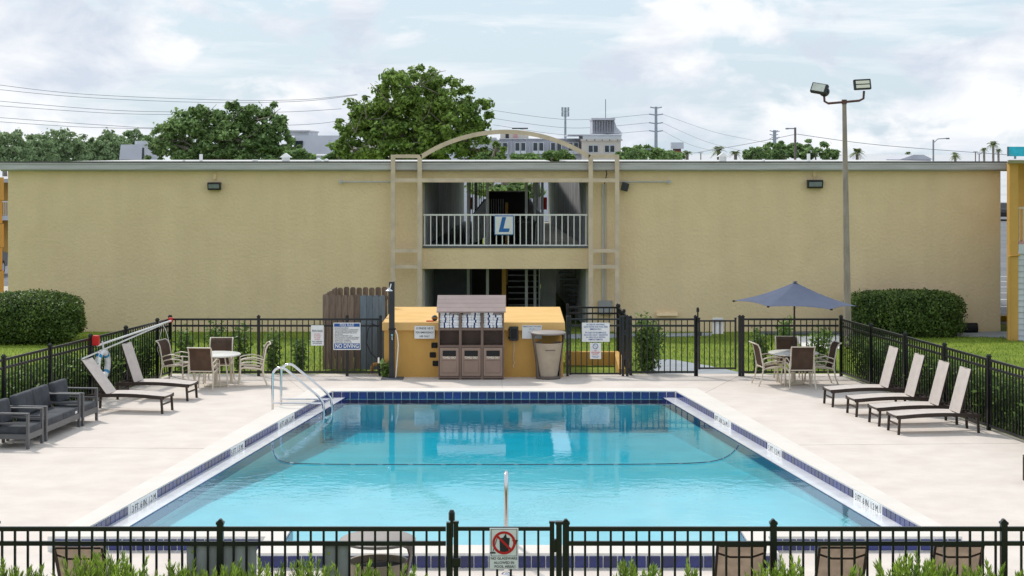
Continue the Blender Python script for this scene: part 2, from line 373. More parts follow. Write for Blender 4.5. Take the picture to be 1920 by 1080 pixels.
# pool basin
pool = tag(bpy.data.objects.new('swimming_pool', None), 'swimming pool with a navy tile band and white side ledges', kind='structure'); COL.objects.link(pool)
cp = MB()                                     # coping ring: solid blocks between inner and outer outline
ring = [(FL, cFL), (FR, cFR), (NR, cNR), ((AR, NR[1]), (aR, cNR[1])), ((AR, AF), (aR, aF)), ((AL, AF), (aL, aF)), ((AL, NL[1]), (aL, cNL[1])), (NL, cNL)]
for k in range(8):
    (i0, o0), (i1, o1) = ring[k], ring[(k + 1) % 8]
    cp.prism([i0, o0, o1, i1], 'z', -.1, RIM)
cp.build('coping', 'coping', pool)
def fz(y): return float(np.interp(y, [25.18, 29, 33, 36, 39.46], [-.17, -.23, -.42, -.55, -.64]))
def lr(y):
    t = (39.46 - y) / (39.46 - 25.18); return FL[0] + (NL[0] - FL[0]) * t, FR[0] + (NR[0] - FR[0]) * t
sh = MB(); yy = [25.18, 27, 29, 31, 33, 34.5, 36, 37.7, 39.46]
for y0, y1 in zip(yy, yy[1:]):
    (l0, r0), (l1, r1) = lr(y0), lr(y1)
    sh.add([(l0, y0, fz(y0)), (r0, y0, fz(y0)), (r1, y1, fz(y1)), (l1, y1, fz(y1))], [(0, 1, 2, 3)])
    for a0, a1 in ((l0, l1), (r0, r1)): sh.add([(a0, y0, fz(y0)), (a1, y1, fz(y1)), (a1, y1, RIM - .02), (a0, y0, RIM - .02)], [(0, 1, 2, 3)])
sh.add([(FL[0], FL[1], fz(39.46)), (FR[0], FR[1], fz(39.46)), (FR[0], FR[1], RIM - .02), (FL[0], FL[1], RIM - .02)], [(0, 1, 2, 3)])
for a, b in ((NL[0], AL), (AR, NR[0])): sh.add([(a, 25.18, -.17), (b, 25.18, -.17), (b, 25.18, RIM - .02), (a, 25.18, RIM - .02)], [(0, 1, 2, 3)])
sh.add([(AL, AF, -.15), (AR, AF, -.15), (AR, 25.18, -.17), (AL, 25.18, -.17)], [(0, 1, 2, 3)])
for a in (AL, AR): sh.add([(a, AF, -.36), (a, 25.18, -.36), (a, 25.18, RIM - .02), (a, AF, RIM - .02)], [(0, 1, 2, 3)])
sh.add([(AL, AF, -.36), (AR, AF, -.36), (AR, AF, RIM - .02), (AL, AF, RIM - .02)], [(0, 1, 2, 3)])
sh.build('basin', 'plaster', pool)
for k in range(2): MB().box(AL + .01, AR - .01, AF + .01, AF + .38 * (2 - k), -.36, -.12 + .06 * k).build('step', 'plaster', pool)
# white side ledges with a thin navy nosing
for s_, (a, b) in ((1, (FL, NL)), (-1, (FR, NR))):
    w = .29 * s_
    MB().prism([(a[0] + .002 * s_, a[1] - .01), (a[0] + w, a[1] - .01), (b[0] + w * 1.1, b[1] + .01), (b[0] + .002 * s_, b[1] + .01)], 'z', -.09, WAT + .012).build('ledge', 'ledge', pool)
    MB().prism([(a[0] + .003 * s_, a[1] - .015), (a[0] + w, a[1] - .015), (b[0] + w * 1.1, b[1] + .015), (b[0] + .003 * s_, b[1] + .015)], 'z', -1.3, -.091).build('ledge_wall', 'plaster', pool)
    MB().prism([(a[0] + w + .001 * s_, a[1] - .02), (a[0] + w + .014 * s_, a[1] - .02), (b[0] + w * 1.1 + .014 * s_, b[1] + .02), (b[0] + w * 1.1 + .001 * s_, b[1] + .02)], 'z', -.10, WAT + .008).build('ledge_nosing', 'tile', pool)
# tile band
TP, TW, TH = .186, .172, .148
tile_me = MB().bbox(-TW / 2, TW / 2, -.012, .004, -TH / 2, TH / 2, .004, seg=1).mesh('tile', 'tile')
def tile_run(a, b, side, z=RIM - .022 - TH / 2, skip=(), grout=True):      # tiles face left of a->b if side=1
    a, b = Vector((*a, 0)), Vector((*b, 0)); u = (b - a); ln = u.length; u.normalize(); n = Vector((-u.y, u.x, 0)) * side
    rz = math.atan2(n.y, n.x) + math.pi / 2; cnt = int(ln / TP + .001); off = (ln - cnt * TP) / 2
    if grout: MB().add([p + n * .002 + Vector((0, 0, zz)) for zz in (z - TH / 2 - .02, RIM - .003) for p in ((a, b) if zz < 0.1 else (b, a))], [(0, 1, 2, 3)]).build('grout', 'grout', pool)
    for k in range(cnt):
        s = off + (k + .5) * TP
        if any(s0 - TP * .5 < s < s1 + TP * .5 for s0, s1 in skip): continue
        obj('tile', tile_me, pool, a + u * s + n * .004 + Vector((0, 0, z)), (0, 0, rz))
    return u, n
def marker(a, b, px0, px1, body, side, flip):
    t0, t1 = line_at(a, b, px0), line_at(a, b, px1); ln = math.hypot(b[0] - a[0], b[1] - a[1]); s0, s1 = sorted((t0 * ln, t1 * ln))
    A, B = Vector((*a, 0)), Vector((*b, 0)); u = (B - A).normalized(); n = Vector((-u.y, u.x, 0)) * side
    c = A + u * (s0 + s1) / 2; w = s1 - s0; rz = math.atan2(n.y, n.x) + math.pi / 2
    pl = MB().box(-w / 2, w / 2, -.014, 0, -.085, .085).build('depth_marker', 'sign_white', pool, loc=c + n * .003 + Vector((0, 0, RIM - .1)), rot=(0, 0, rz))
    pl['label'] = 'white depth marker plate reading ' + body
    txt = text(body, .145, pl, (0, -.017, 0), 0, 'ink', 1)
    wd = max(v.co.x for v in txt.data.vertices) - min(v.co.x for v in txt.data.vertices); txt.data.transform(Matrix.Diagonal((w * .93 / wd, 1, 1, 1)))
    return s0, s1
skl = [marker(FL, NL, p, q, b, 1, 0) for p, q, b in ((523, 550, '8 FT. 6 IN. 2.6 M.'), (431, 455, '5 FT. 1.5 M.'), (244, 293, '3 FT. 6 IN. 1.2 M.'))]
skr = [marker(FR, NR, p, q, b, -1, 0) for p, q, b in ((1341, 1367, '8 FT. 6 IN. 2.6 M.'), (1442, 1465, '5 FT. 1.5 M.'), (1604, 1651, '3 FT. 6 IN. 1.2 M.'))]
tile_run(FL, FR, -1); tile_run(FL, NL, 1, skip=skl); tile_run(FR, NR, -1, skip=skr)
tile_run(cNL, (aL, cNL[1]), -1, z=.09); tile_run((aR, cNR[1]), cNR, -1, z=.09); tile_run((aL, aF), (aR, aF), -1, z=.09)
tile_run((AL, NL[1]), (AL, AF), 1); tile_run((AR, NR[1]), (AR, AF), -1)
wt = MB(); e = .06
out = [(FL[0] - e, FL[1] + e), (FR[0] + e, FR[1] + e), (NR[0] + e, NR[1] - e), (AR + e, NR[1] - e), (AR + e, AF - e), (AL - e, AF - e), (AL - e, NL[1] - e), (NL[0] - e, NL[1] - e)]
wt.prism(out, 'z', -1.6, WAT)
tag(wt.build('pool_water', 'water'), kind='structure')

# paths, paving, parking beyond
def paving(name, mat_, pts, up=.004, th=.08):
    return tag(MB().add([(*p, ground_z(p[1]) + up) for p in pts] + [(*p, ground_z(p[1]) + up - th) for p in pts],
        [tuple(range(len(pts))), tuple(range(len(pts), 2 * len(pts)))[::-1]] + [(i, (i + 1) % len(pts), len(pts) + (i + 1) % len(pts), len(pts) + i) for i in range(len(pts))]).build(name, mat_), kind='structure')
def GP(px, py):                               # ground point on the falling lawn
    z = -.05
    for _ in range(8): p = G(px, py, z); z = ground_z(p.y)
    return (p.x, p.y)
paving('entry_path', 'path', [GP(1225, 676), GP(1260, 676), GP(1330, 688), GP(1415, 706), GP(1310, 706.5), GP(1215, 706.5)], .03)
paving('lawn_walk', 'path', [GP(1060, 628), GP(1335, 625), GP(1335, 630), GP(1190, 634), GP(1060, 636)], .02)
paving('gravel_pad', 'white_gravel', [GP(1490, 632), GP(1580, 630), GP(1580, 655), GP(1505, 652)], .02)
paving('side_walk', 'path', [GP(1570, 624.5), GP(1990, 622), GP(1990, 655), GP(1880, 633), GP(1745, 630), GP(1570, 631)], .02)
paving('lawn_edging', 'slate', [GP(1425, 624), GP(1580, 624), GP(1580, 628.5), GP(1425, 628.5)], .05)
tag(MB().box(-70, -16.4, 60, 135, -.30, -.235).build('parking_lot', 'asphalt'), kind='structure')
rp = tag(MB().box(16.1, 80, 58.5, 190, -.30, -.235).build('parking_road', 'asphalt'), kind='structure')
for k in range(6): MB().box(16.3, 24, 66 + k * 3.2, 66.14 + k * 3.2, -.234, -.231).build('parking_line', 'white_paint', rp)
tag(MB().add([(-3000, 118, -.236), (3000, 118, -.236), (3000, 4400, -.236), (-3000, 4400, -.236)], [(0, 1, 2, 3)]).build('horizon_haze_sheet', 'horizon_haze'), kind='structure')  # sheet added over the far ground, its pale colour standing in for haze
tag(MB().box(-24, -17.0, 61, 76, -.234, -.22).build('pale_pavement', 'concrete'), kind='structure')

# ================================================================== MOTEL BUILDING
DB = 57.0
mo = thing('motel_building', 'long two-storey tan stucco motel block with open stairwell behind the pool', 'building', (0, DB, GB))
def mz(py): return Z(py, DB) - GB
def bx(px): return X(px, DB)
LW, RW, O0, O1 = bx(15), bx(1876), bx(792), bx(1103)
ZT, U1, U0, B0 = mz(318), mz(342), mz(463), mz(504)
DEP = 21.0
MB().box(LW, O0, 0, DEP, 0, ZT).build('wall', 'wall', mo)
MB().box(O1, RW, 0, DEP, 0, ZT).build('wall', 'wall', mo)
MB().box(O0, O1, .02, .32, U1, ZT).build('lintel', 'wall', mo)
MB().box(O0, O1, .02, .32, B0, U0 - .035).build('spandrel', 'wall', mo)
MB().box(O0, O1, -.01, .35, U0 - .033, U0).build('slab_edge', 'slate', mo)
hx0, hx1 = X(1040, DB + 3), O1 - .35
rf = MB().box(LW - .3, hx0, -.12, DEP + .3, ZT + .10, ZT + .215).box(hx1, RW + .3, -.12, DEP + .3, ZT + .10, ZT + .215).box(hx0 + .001, hx1 - .001, -.12, 3.5, ZT + .10, ZT + .215).build('roof', 'roof_white', mo)  # made-up slot over the right gallery, out of view, lets daylight in
gt = MB(); gp = [(-.30, ZT + .22), (-.30, ZT + .17), (-.285, ZT + .165), (-.285, ZT + .02), (-.27, ZT - .01), (-.001, ZT - .01), (-.001, ZT + .22)]
gt.prism(gp, 'x', LW - .35, RW + .35).build('gutter', 'gutter', mo)
MB().box(LW - .36, RW + .36, -.31, -.10, ZT + .221, ZT + .262).build('drip_edge', 'roof_dark', mo)
MB().box(LW - .2, RW + .2, -.10, -.003, ZT - .05, ZT - .012).build('soffit_trim', 'gutter', mo)
for px, py0, w in ((377, 289, .12), (345, 300, .10), (1516, 288, .12), (1432, 298, .1), (478, 299, .2), (1110, 300, .1)):
    d = DB + 6; MB().lathe([(w / 2, ZT + .2), (w / 2, Z(py0, d) - GB)], 10, X(px, d), 6).build('vent_pipe', 'white_paint', rf, 40)
for px, py0, w in ((536, 287, .42), (597, 296, .32), (612, 297, .25), (1355, 286, .40)):
    d = DB + 8; h = Z(py0, d) - GB; x = X(px, d)
    MB().box(x - w * .3, x + w * .3, 8 - w * .3, 8 + w * .3, ZT + .2, h - w * .35).prism([(x - w / 2, h - w * .38), (x + w / 2, h - w * .38), (x, h)], 'y', 8 - w / 2, 8 + w / 2).build('roof_vent', 'white_paint', rf)
# corridor interior
XL0, XR0, XL1, XR1 = O0 - .02, O1 + .02, X(868, DB + DEP), X(1030, DB + DEP)
for z0, z1, nm in ((.05, B0 + .3, 'lower'), (U0, ZT - .02, 'upper')):
    for (xa, xb) in ((XL0, XL1), (XR0, XR1)):
        s = 1 if xa < 0 else -1; nb_ = 34
        for k in range(nb_):
            y0, y1 = .33 + (DEP - .4) * k / nb_, .33 + (DEP - .4) * (k + .95) / nb_; x0, x1 = xa + (xb - xa) * (y0 / DEP), xa + (xb - xa) * (y1 / DEP); o = .06 * s
            MB().add([(x0 - .3 * s, y0, z0), (x0 + o, y0, z0), (x1 + o, y1, z0), (x1 - .3 * s, y1, z0), (x0 - .3 * s, y0, z1), (x0 + o, y0, z1), (x1 + o, y1, z1), (x1 - .3 * s, y1, z1)],
                [(0, 1, 2, 3), (4, 7, 6, 5), (0, 4, 5, 1), (1, 5, 6, 2), (2, 6, 7, 3), (3, 7, 4, 0)]).build('siding_board', 'siding_grey', mo)
        MB().add([(xa + .01 * s, .33, z0), (xb + .01 * s, DEP, z0), (xb + .01 * s, DEP, z1), (xa + .01 * s, .33, z1)], [(0, 1, 2, 3)]).build('wall_backing', 'slate', mo)
# upper floor: landing, two galleries round a stairwell
FLR = U0 - .02
MB().box(O0 + .01, O1 - .01, .36, 2.2, FLR - .18, FLR).build('landing', 'concrete', mo)
MB().box(X(1012, DB + 3) , XR0, 2.21, DEP, FLR - .18, FLR).build('gallery', 'concrete', mo)
MB().box(XL0, X(888, DB + 3), 2.21, DEP, FLR - .18, FLR).build('gallery', 'slate', mo)
MB().box(O0, hx0, .33, DEP, ZT - .08, ZT - .02).build('ceiling', 'dark_void', mo); MB().box(hx0 + .001, O1, .33, 3.5, ZT - .08, ZT - .02).build('ceiling', 'dark_void', mo)  # ceiling stops short under the added roof slot
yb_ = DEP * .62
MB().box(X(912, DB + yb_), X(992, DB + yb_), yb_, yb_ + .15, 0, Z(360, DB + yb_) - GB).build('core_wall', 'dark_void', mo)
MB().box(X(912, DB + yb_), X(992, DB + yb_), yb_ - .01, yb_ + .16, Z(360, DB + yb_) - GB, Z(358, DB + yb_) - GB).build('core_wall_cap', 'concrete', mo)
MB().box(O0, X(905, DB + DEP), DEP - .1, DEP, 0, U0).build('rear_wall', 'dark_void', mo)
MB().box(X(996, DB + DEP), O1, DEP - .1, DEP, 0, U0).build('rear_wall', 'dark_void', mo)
for px, y in ((914, 2.3), (987, 2.3), (880, 5), (1017, 5), (878, 2.4), (1003, 2.4), (893, 8), (1008, 8)):
    x = X(px, DB + y); MB().box(x - .045, x + .045, y, y + .09, .0 if y < 3 else U0, ZT - .08).build('column', 'siding_grey', mo)
for s, pa, pb in ((1, 886, 908), (-1, 1016, 994)):     # sloped stair parapets
    a, b = X(pa, DB + 3), X(pb, DB + 7)
    MB().add([(a, 3, FLR), (b, 7, FLR), (b, 7, FLR + 1.35), (a, 3, FLR + .95), (a + .06 * s, 3, FLR), (b + .06 * s, 7, FLR), (b + .06 * s, 7, FLR + 1.35), (a + .06 * s, 3, FLR + .95)],
        [(0, 1, 2, 3), (4, 7, 6, 5), (0, 3, 7, 4), (3, 2, 6, 7), (2, 1, 5, 6), (0, 4, 5, 1)]).build('stair_parapet', 'siding_white', mo)
    for k in range(6):
        x, y = a + (b - a) * k / 5.5, 3 + 4 * k / 5.5
        MB().box(x - .015, x + .015, y - .02, y + .02, FLR + .9, ZT - .08).build('screen_bar', 'siding_grey', mo)
for px in (879, 884, 1017, 1022):
    x = X(px, DB + 9); MB().box(x - .07, x + .07, 9, 9.05, Z(393, DB + 9) - GB, Z(370, DB + 9) - GB).build('fire_cabinet', 'red', mo)
MB().bar((X(950, DB + 6), 6, FLR - 1.6), (X(950, DB + 6), 6, FLR + 1.25), .09).build('newel_post', 'yellow', mo)
for k in range(7):
    x = X(917 + k * 4.4, DB + 9); MB().box(x - .012, x + .012, 9, 9.03, FLR + .1, FLR + 1.3).build('inner_baluster', 'siding_grey', mo)
# lower stairs, seen in the dark opening
MB().box(O0, X(885, DB + 4), 4, 4.1, 0, B0 + .2).build('stair_wall', 'slate', mo)
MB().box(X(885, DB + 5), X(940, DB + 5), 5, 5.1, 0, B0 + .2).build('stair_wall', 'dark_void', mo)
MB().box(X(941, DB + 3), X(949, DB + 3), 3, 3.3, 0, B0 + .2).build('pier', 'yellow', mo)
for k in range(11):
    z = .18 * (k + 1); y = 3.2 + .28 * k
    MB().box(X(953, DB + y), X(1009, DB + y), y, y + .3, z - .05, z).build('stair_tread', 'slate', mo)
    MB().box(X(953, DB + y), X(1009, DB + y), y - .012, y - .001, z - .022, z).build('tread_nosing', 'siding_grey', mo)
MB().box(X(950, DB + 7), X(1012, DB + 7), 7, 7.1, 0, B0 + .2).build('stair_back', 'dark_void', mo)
MB().box(X(1010, DB + 3), X(1013, DB + 3), 3, 3.06, 0, B0 + .2).build('stair_post', 'siding_white', mo)
MB().box(X(1014, DB + 4), X(1042, DB + 4), 4, 4.08, 0, B0 + .2).build('stair_wall', 'siding_grey', mo)
for k in range(9):                                       # second flight rising to the left along the right wall
    y = 2 + k * .3; z = B0 + .1 - .2 * k
    MB().box(X(1040, DB + 2) + .08 * k, X(1040, DB + 2) + .08 * k + .5, y, y + .3, z - .06, z).build('stair_tread', 'slate', mo)
# balcony railing
rail = MB().box(O0 + .02, O1 - .02, .06, .10, mz(404.5), mz(401.5)).build('railing', 'white_paint', mo)
MB().box(O0 + .02, O1 - .02, .06, .10, mz(461.5), mz(459)).build('rail', 'white_paint', rail)
blm = MB().box(-.016, .016, -.012, .012, mz(459), mz(404.5)).mesh('baluster', 'white_paint')
for k in range(28): obj('baluster', blm, rail, (O0 + .07 + (O1 - O0 - .14) * k / 27, .08, 0))
# arch frame of painted steel tube
FY = -.42
fr_ = thing('arch_frame', 'beige steel arch frame standing over the stairwell opening', 'frame', (0, DB + FY, GB))
def fx(px): return X(px, DB + FY)
def fzz(py): return Z(py, DB + FY) - GB
w = .135
for px in (737, 787, 1107.5, 1157): MB().box(fx(px) - w / 2, fx(px) + w / 2, -w / 2, w / 2, 0, fzz(290)).build('upright', 'frame_beige', fr_)
for a, b, pys in ((737, 787, (293, 470, 500)), (1107.5, 1157, (293, 470, 500))):
    for py in pys: MB().box(fx(a) + w / 2, fx(b) - w / 2, -w / 2 + .004, w / 2 - .004, fzz(py) - .055, fzz(py) + .055).build('crossbar', 'frame_beige', fr_)
for a, b in ((737, 787), (787, 1107.5), (1107.5, 1157)): MB().box(fx(a) + w / 2, fx(b) - w / 2, -w / 2 + .004, w / 2 - .004, fzz(338) - .06, fzz(338) + .06).build('crossbar', 'frame_beige', fr_)
xa, xb, za, ht = fx(787), fx(1107.5), fzz(291), fzz(243) - fzz(291); c = (xb - xa) / 2; Rr = (c * c + ht * ht) / (2 * ht); th = math.asin(c / Rr)
g_ = []
for k in range(33):
    a = -th + 2 * th * k / 32; ro, ri = Rr + .0, Rr - .135; cx_ = (xa + xb) / 2; cz_ = za + ht - Rr
    g_.append([(cx_ + r_ * math.sin(a), y_, cz_ + r_ * math.cos(a)) for r_, y_ in ((ro, -w / 2), (ro, w / 2), (ri, w / 2), (ri, -w / 2), (ro, -w / 2))])
MB().sheet(g_).build('arch', 'frame_beige', fr_)
MB().box(fx(960), fx(990), -.09, .09, fzz(242), fzz(239.5)).build('arch_plate', 'slate', fr_)
for a, b in ((640, 735), (1160, 1254)):
    e_ = a if a < 900 else b
    o = MB().tube([(X(a, DB) , 0, 0), (X(b, DB), 0, 0)], .022, 6).build('tie_rod', 'siding_grey', None, loc=(0, DB - .12, Z(341, DB)))
    MB().tube([(X(e_, DB), 0, 0), (X(e_, DB), .12, 0)], .06, 10).build('anchor', 'siding_grey', o)
    tag(o, 'thin grey tie rod fixed to the stucco wall %s of the arch frame' % ('left' if a < 900 else 'right'), 'rod', 'tie rods beside the arch')
# conduit and wall fittings
o = thing('conduit', 'grey metal conduit pipe running down between the right arch uprights', 'pipe', (X(1130, DB), DB - .05, GB))
MB().tube([(0, 0, .98), (0, 0, mz(345))], .03, 6).tube([(.09, 0, .98), (.09, 0, mz(345))], .02, 6).build('pipe', 'siding_grey', o)
MB().tube([(0.05, -.1, mz(345)), (.12, -.15, mz(325)), (.06, -.14, mz(310)), (-.15, -.1, mz(303))], .018, 6).build('cable', 'rubber', o)
MB().bbox(-.14, .3, -.1, .045, .55, .98, .01).build('junction_box', 'siding_grey', o)
for px, py, ww, hh, lab in ((403, 349, .40, .24, 'bronze wall-pack light high on the left stucco wall'), (1527, 345, .48, .26, 'larger bronze wall-pack light high on the right stucco wall')):
    o = thing('wall_light', lab, 'light', (X(px, DB), DB, Z(py, DB)), 0, 'wall-pack lights on the stucco')
    MB().prism([(0, -hh / 2), (-.18, -hh / 2), (-.26, hh / 2 - .04), (-.2, hh / 2), (0, hh / 2)], 'x', -ww / 2, ww / 2).build('housing', 'dark_grey', o)
    MB().add([(-ww * .42, -.192, -hh * .36), (ww * .42, -.192, -hh * .36), (ww * .42, -.262, hh * .26), (-ww * .42, -.262, hh * .26)], [(0, 1, 2, 3)]).build('lens', 'steel_blue', o)
    MB().tube([(0, -.03, hh / 2), (0, -.03, hh / 2 + .35)], .02, 6).box(-.05, .05, -.05, 0, hh / 2 + .1, hh / 2 + .28).build('conduit', 'wall', o)
o = thing('floodlight', 'small black floodlight tilted on the wall beside the arch', 'light', (X(1171, DB), DB - .12, Z(350, DB)))
MB().bbox(-.11, .11, -.16, .02, -.13, .13, .015, Matrix.Rotation(R(15), 4, 'Y')).build('housing', 'dark_grey', o)
MB().tube([(0, 0, 0), (-.02, .12, .05)], .025, 6).build('arm', 'dark_grey', o)
# letter sign on the balcony
o = thing('letter_sign', 'square white sign with a blue letter L on the balcony railing', 'sign', (bx(945), DB + .03, Z(422.5, DB)))
h_ = 18.5 / 59.65
MB().bbox(-h_, h_, -.03, .02, -h_, h_, .02).build('border', 'sign_blue', o); MB().box(-h_ * .9, h_ * .9, -.036, -.031, -h_ * .9, h_ * .9).build('panel', 'sign_white', o)
text('L', .60, o, (-.02, -.04, 0), 0, 'sign_blue', 1.05, bold=.03, shear=.22)
o = thing('waste_bin', 'dark plastic bin standing on the upper landing behind the railing', 'bin', (X(988, DB + 1.2), DB + 1.2, FLR + GB))
MB().lathe([(.24, 0), (.29, .72), (.30, .74)], 16).build('body', 'rubber', o, 40); MB().lathe([(.31, .74), (.31, .78), (.2, .86), (.05, .88)], 16).build('lid', 'dark_grey', o, 40)

# ------------------------------------------------------------------ wings at both edges of the frame
d = 61.0
w_ = thing('motel_wing', 'yellow motel wing with railed balcony and louvred door at the right edge', 'building', (X(1893, 54), 54, GB))
def wz(py): return Z(py, 54) - GB
W = 9
MB().box(0, .26, 0, .3, 0, wz(306)).build('corner_post', 'yellow', w_)
MB().prism([(.6, 1.3), (W, 1.3), (W, 8), (2.5, 8)], 'z', wz(455), wz(306)).build('wall', 'yellow', w_)
MB().prism([(-.12, -.2), (W, -.2), (W, 8.3), (2.3, 8.3)], 'z', wz(306), wz(300)).prism([(-.35, wz(300)), (-.2, wz(306) + .001), (-.201, wz(300))], 'x', -.12, W).build('roof', 'gutter', w_)
MB().prism([(.27, 0), (W, 0), (W, 8), (2.5, 8)], 'z', wz(476), wz(458)).build('balcony_slab', 'siding_white', w_); MB().box(.27, W, .0, .2, wz(458) + .001, wz(453)).build('balcony_kerb', 'pink', w_)
for k in range(14): MB().box(.30 + k * .11, .33 + k * .11, .05, .08, wz(453), wz(392)).build('baluster', 'frame_beige', w_)
MB().box(.27, W, .04, .09, wz(392), wz(388)).build('rail', 'frame_beige', w_)
for k in range(15): MB().prism([(0.06, wz(476) * k / 15 + .004), (.03, wz(476) * k / 15 + .004), (.055, wz(476) * (k + 1) / 15 - .004), (.08, wz(476) * (k + 1) / 15 - .004)], 'x', .262, .46).build('siding_board', 'siding_white', w_)
MB().prism([(.265, .081), (W, .081), (W, 8), (2.5, 8)], 'z', 0, wz(476) - .001).build('lower_wall', 'siding_grey', w_)
dr = MB().box(.52, 1.5, 0.03, .075, .1, wz(495)).build('door', 'siding_grey', w_); MB().box(.46, .515, .0, .09, 0, wz(490)).build('door_frame', 'white_paint', dr)
for k in range(9): MB().box(.6, 1.3, .012, .03, .35 + k * .075, .39 + k * .075).build('louvre', 'slate', dr)
MB().tube([(-.03, -.03, .05), (-.03, -.03, wz(480)), (.3, -.03, wz(478))], .035, 6).build('downpipe', 'yellow', w_)

w_ = thing('far_wing', 'distant orange motel wing with white balcony railing at the left edge', 'building', (X(15, 100) + 1.5, 100, GB))
def vz(py): return Z(py, 100) - GB
MB().box(-18, 0, 1.5, 9, 0, vz(342)).build('wall', 'yellow', w_)
MB().box(-18, .3, -.4, 9.3, vz(342), vz(335)).build('roof', 'gutter', w_)
MB().box(-18, 0, 0, 1.5, vz(413), vz(405)).build('balcony_slab', 'siding_white', w_)
MB().box(-18, 0, 0.02, .07, vz(379), vz(377)).build('rail', 'white_paint', w_)
for k in range(22): MB().box(-.1 - k * .11, -.07 - k * .11, .02, .06, vz(405), vz(379)).build('baluster', 'white_paint', w_)
o = thing('gate_pillar', 'stepped yellow pillar at the far left edge of the frame', 'pillar', (X(-9, 62), 62, GB))
for k in range(6): MB().box(-.3, .16 + .05 * (k % 2), 0, .3, k * .8, k * .8 + .78).build('block', 'yellow', o)

def car(name, label, loc, rz, body):
    c = thing(name, label, 'car', loc, rz)
    prof = [(-2.2, .35), (-2.25, .7), (-2.1, .95), (-1.5, 1.02), (-.95, 1.45), (.75, 1.48), (1.5, 1.05), (2.1, .98), (2.25, .7), (2.2, .35)]
    MB().prism(prof, 'y', -.88, .88).build('body', body, c)
    MB().prism([(-1.35, 1.06), (-.9, 1.40), (.7, 1.42), (1.3, 1.08)], 'y', -.89, .89).build('window', 'glass_dark', c)
    for x in (-1.4, 1.4):
        for y in (-.8, .8):
            wh = MB().tube([(x, y - .1, .33), (x, y + .1, .33)], .33, 16).build('wheel', 'rubber', c); MB().tube([(x, y - .105, .33), (x, y + .105, .33)], .2, 12).build('rim', 'chrome', wh)
car('parked_car', 'dark car parked before the distant wing at the left edge', (X(2, 82) - 1.2, 82, -.235), R(90), 'car_dark')
car('parked_car', 'black car parked in the gap beside the right wing', (X(1884, 150), 150, -.235), R(70), 'car_dark')
o = thing('parking_kerb', 'yellow concrete wheel stop seen through the right gap', 'kerb', (X(1882, 60), 60.5, -.235)); MB().bbox(-.5, .5, -.1, .1, 0, .18, .03).build('block', 'kerb_yellow', o)
o = tag(MB().box(16.0, 18, 57.6, 58.6, -.3, -.22).build('pink_slab', 'pink'), kind='structure')
o = thing('rubber_drum', 'small black drum lying at the wall foot beside the right hedge', 'drum', (X(1811, 56.6), 56.6, GB)); MB().tube([(-.35, 0, .16), (.35, 0, .16)], [.16, .16], 12).build('body', 'rubber', o, 40)
o = thing('wall_vent_hood', 'small tan ledge hood low on the stucco wall by the shrub', 'vent', (X(1250, DB), DB, Z(591, DB))); MB().prism([(0, 0), (-.2, 0), (-.16, .06), (0, .1)], 'x', -.33, .33).build('hood', 'wall', o)

# ================================================================== FENCES
PK, FH = .1365, 1.39
picket_me = MB().box(-.012, .012, -.012, .012, .07, FH - .02).mesh('picket', 'black_metal')
post_me = MB().box(-.034, .034, -.034, .034, 0, FH + .03).mesh('post', 'black_metal')
cap_me = MB().box(-.042, .042, -.042, .042, FH + .03, FH + .055).prism([(-.034, FH + .055), (.034, FH + .055), (0.01, FH + .085), (-.01, FH + .085)], 'y', -.03, .03).mesh('post_cap', 'black_metal')
def fence(label, a, b, posts, z=0., ends=(1, 1), rails=(FH - .02, FH - .175, .10), name='picket_fence', cat='fence', group='black picket fence runs', h=FH, gap0=0.):
    a, b = Vector((*a, 0)), Vector((*b, 0)); u = b - a; ln = u.length
    f = thing(name, label, cat, (a.x, a.y, z), math.atan2(u.y, u.x), group); sc = (1, 1, h / FH)
    for s in posts:
        p = obj('post', post_me, f, (s, 0, 0), scale=sc); obj('post_cap', cap_me, p)
    for rz in rails: MB().box(gap0, ln, -.019, .019, rz * h / FH - .025, rz * h / FH + .022).build('rail', 'black_metal', f)
    n = int(ln / PK)
    for k in range(1, n + 1):
        s = (k - .5) * ln / n
        if any(abs(s - q) < .06 for q in posts): continue
        obj('picket', picket_me, f, (s, 0, 0), scale=sc)
    return f
def seg(L_, pxs):
    ln = math.hypot(L_[1][0] - L_[0][0], L_[1][1] - L_[0][1]); return [line_at(*L_, p) * ln for p in pxs]
def at(L_, s):
    ln = math.hypot(L_[1][0] - L_[0][0], L_[1][1] - L_[0][1]); return (L_[0][0] + (L_[1][0] - L_[0][0]) * s / ln, L_[0][1] + (L_[1][1] - L_[0][1]) * s / ln)
sl = seg(FENCE_L, (295, 236, 170, 94, 7)); fence('black picket fence running along the left lawn behind the sofas', FENCE_L[0], at(FENCE_L, 13.2), [0] + sl + [11.2, 13.2])
sr = seg(FENCE_R, (1633, 1697, 1771, 1854)); fence('black picket fence running along the right lawn behind the loungers', FENCE_R[0], at(FENCE_R, 13.2), [0] + sr + [10.9, 13.2])
def bxs(*p): return [X(q, YB) for q in p]
c0 = FENCE_L[0][0] + .06
fence('black back fence between the left corner and the shower post', (c0, YB), (X(714, YB), YB), [X(485, YB) - c0, X(651, YB) - c0, X(714, YB) - c0])
x0 = X(1176, YB); fence('black back fence between the towel corner gate and the path gate', (x0, YB), (X(1305, YB), YB), [0, X(1304, YB) - x0])
x0 = X(1387, YB); fence('black back fence behind the umbrella table', (x0, YB), (FENCE_R[0][0] - .06, YB), [0, .075])
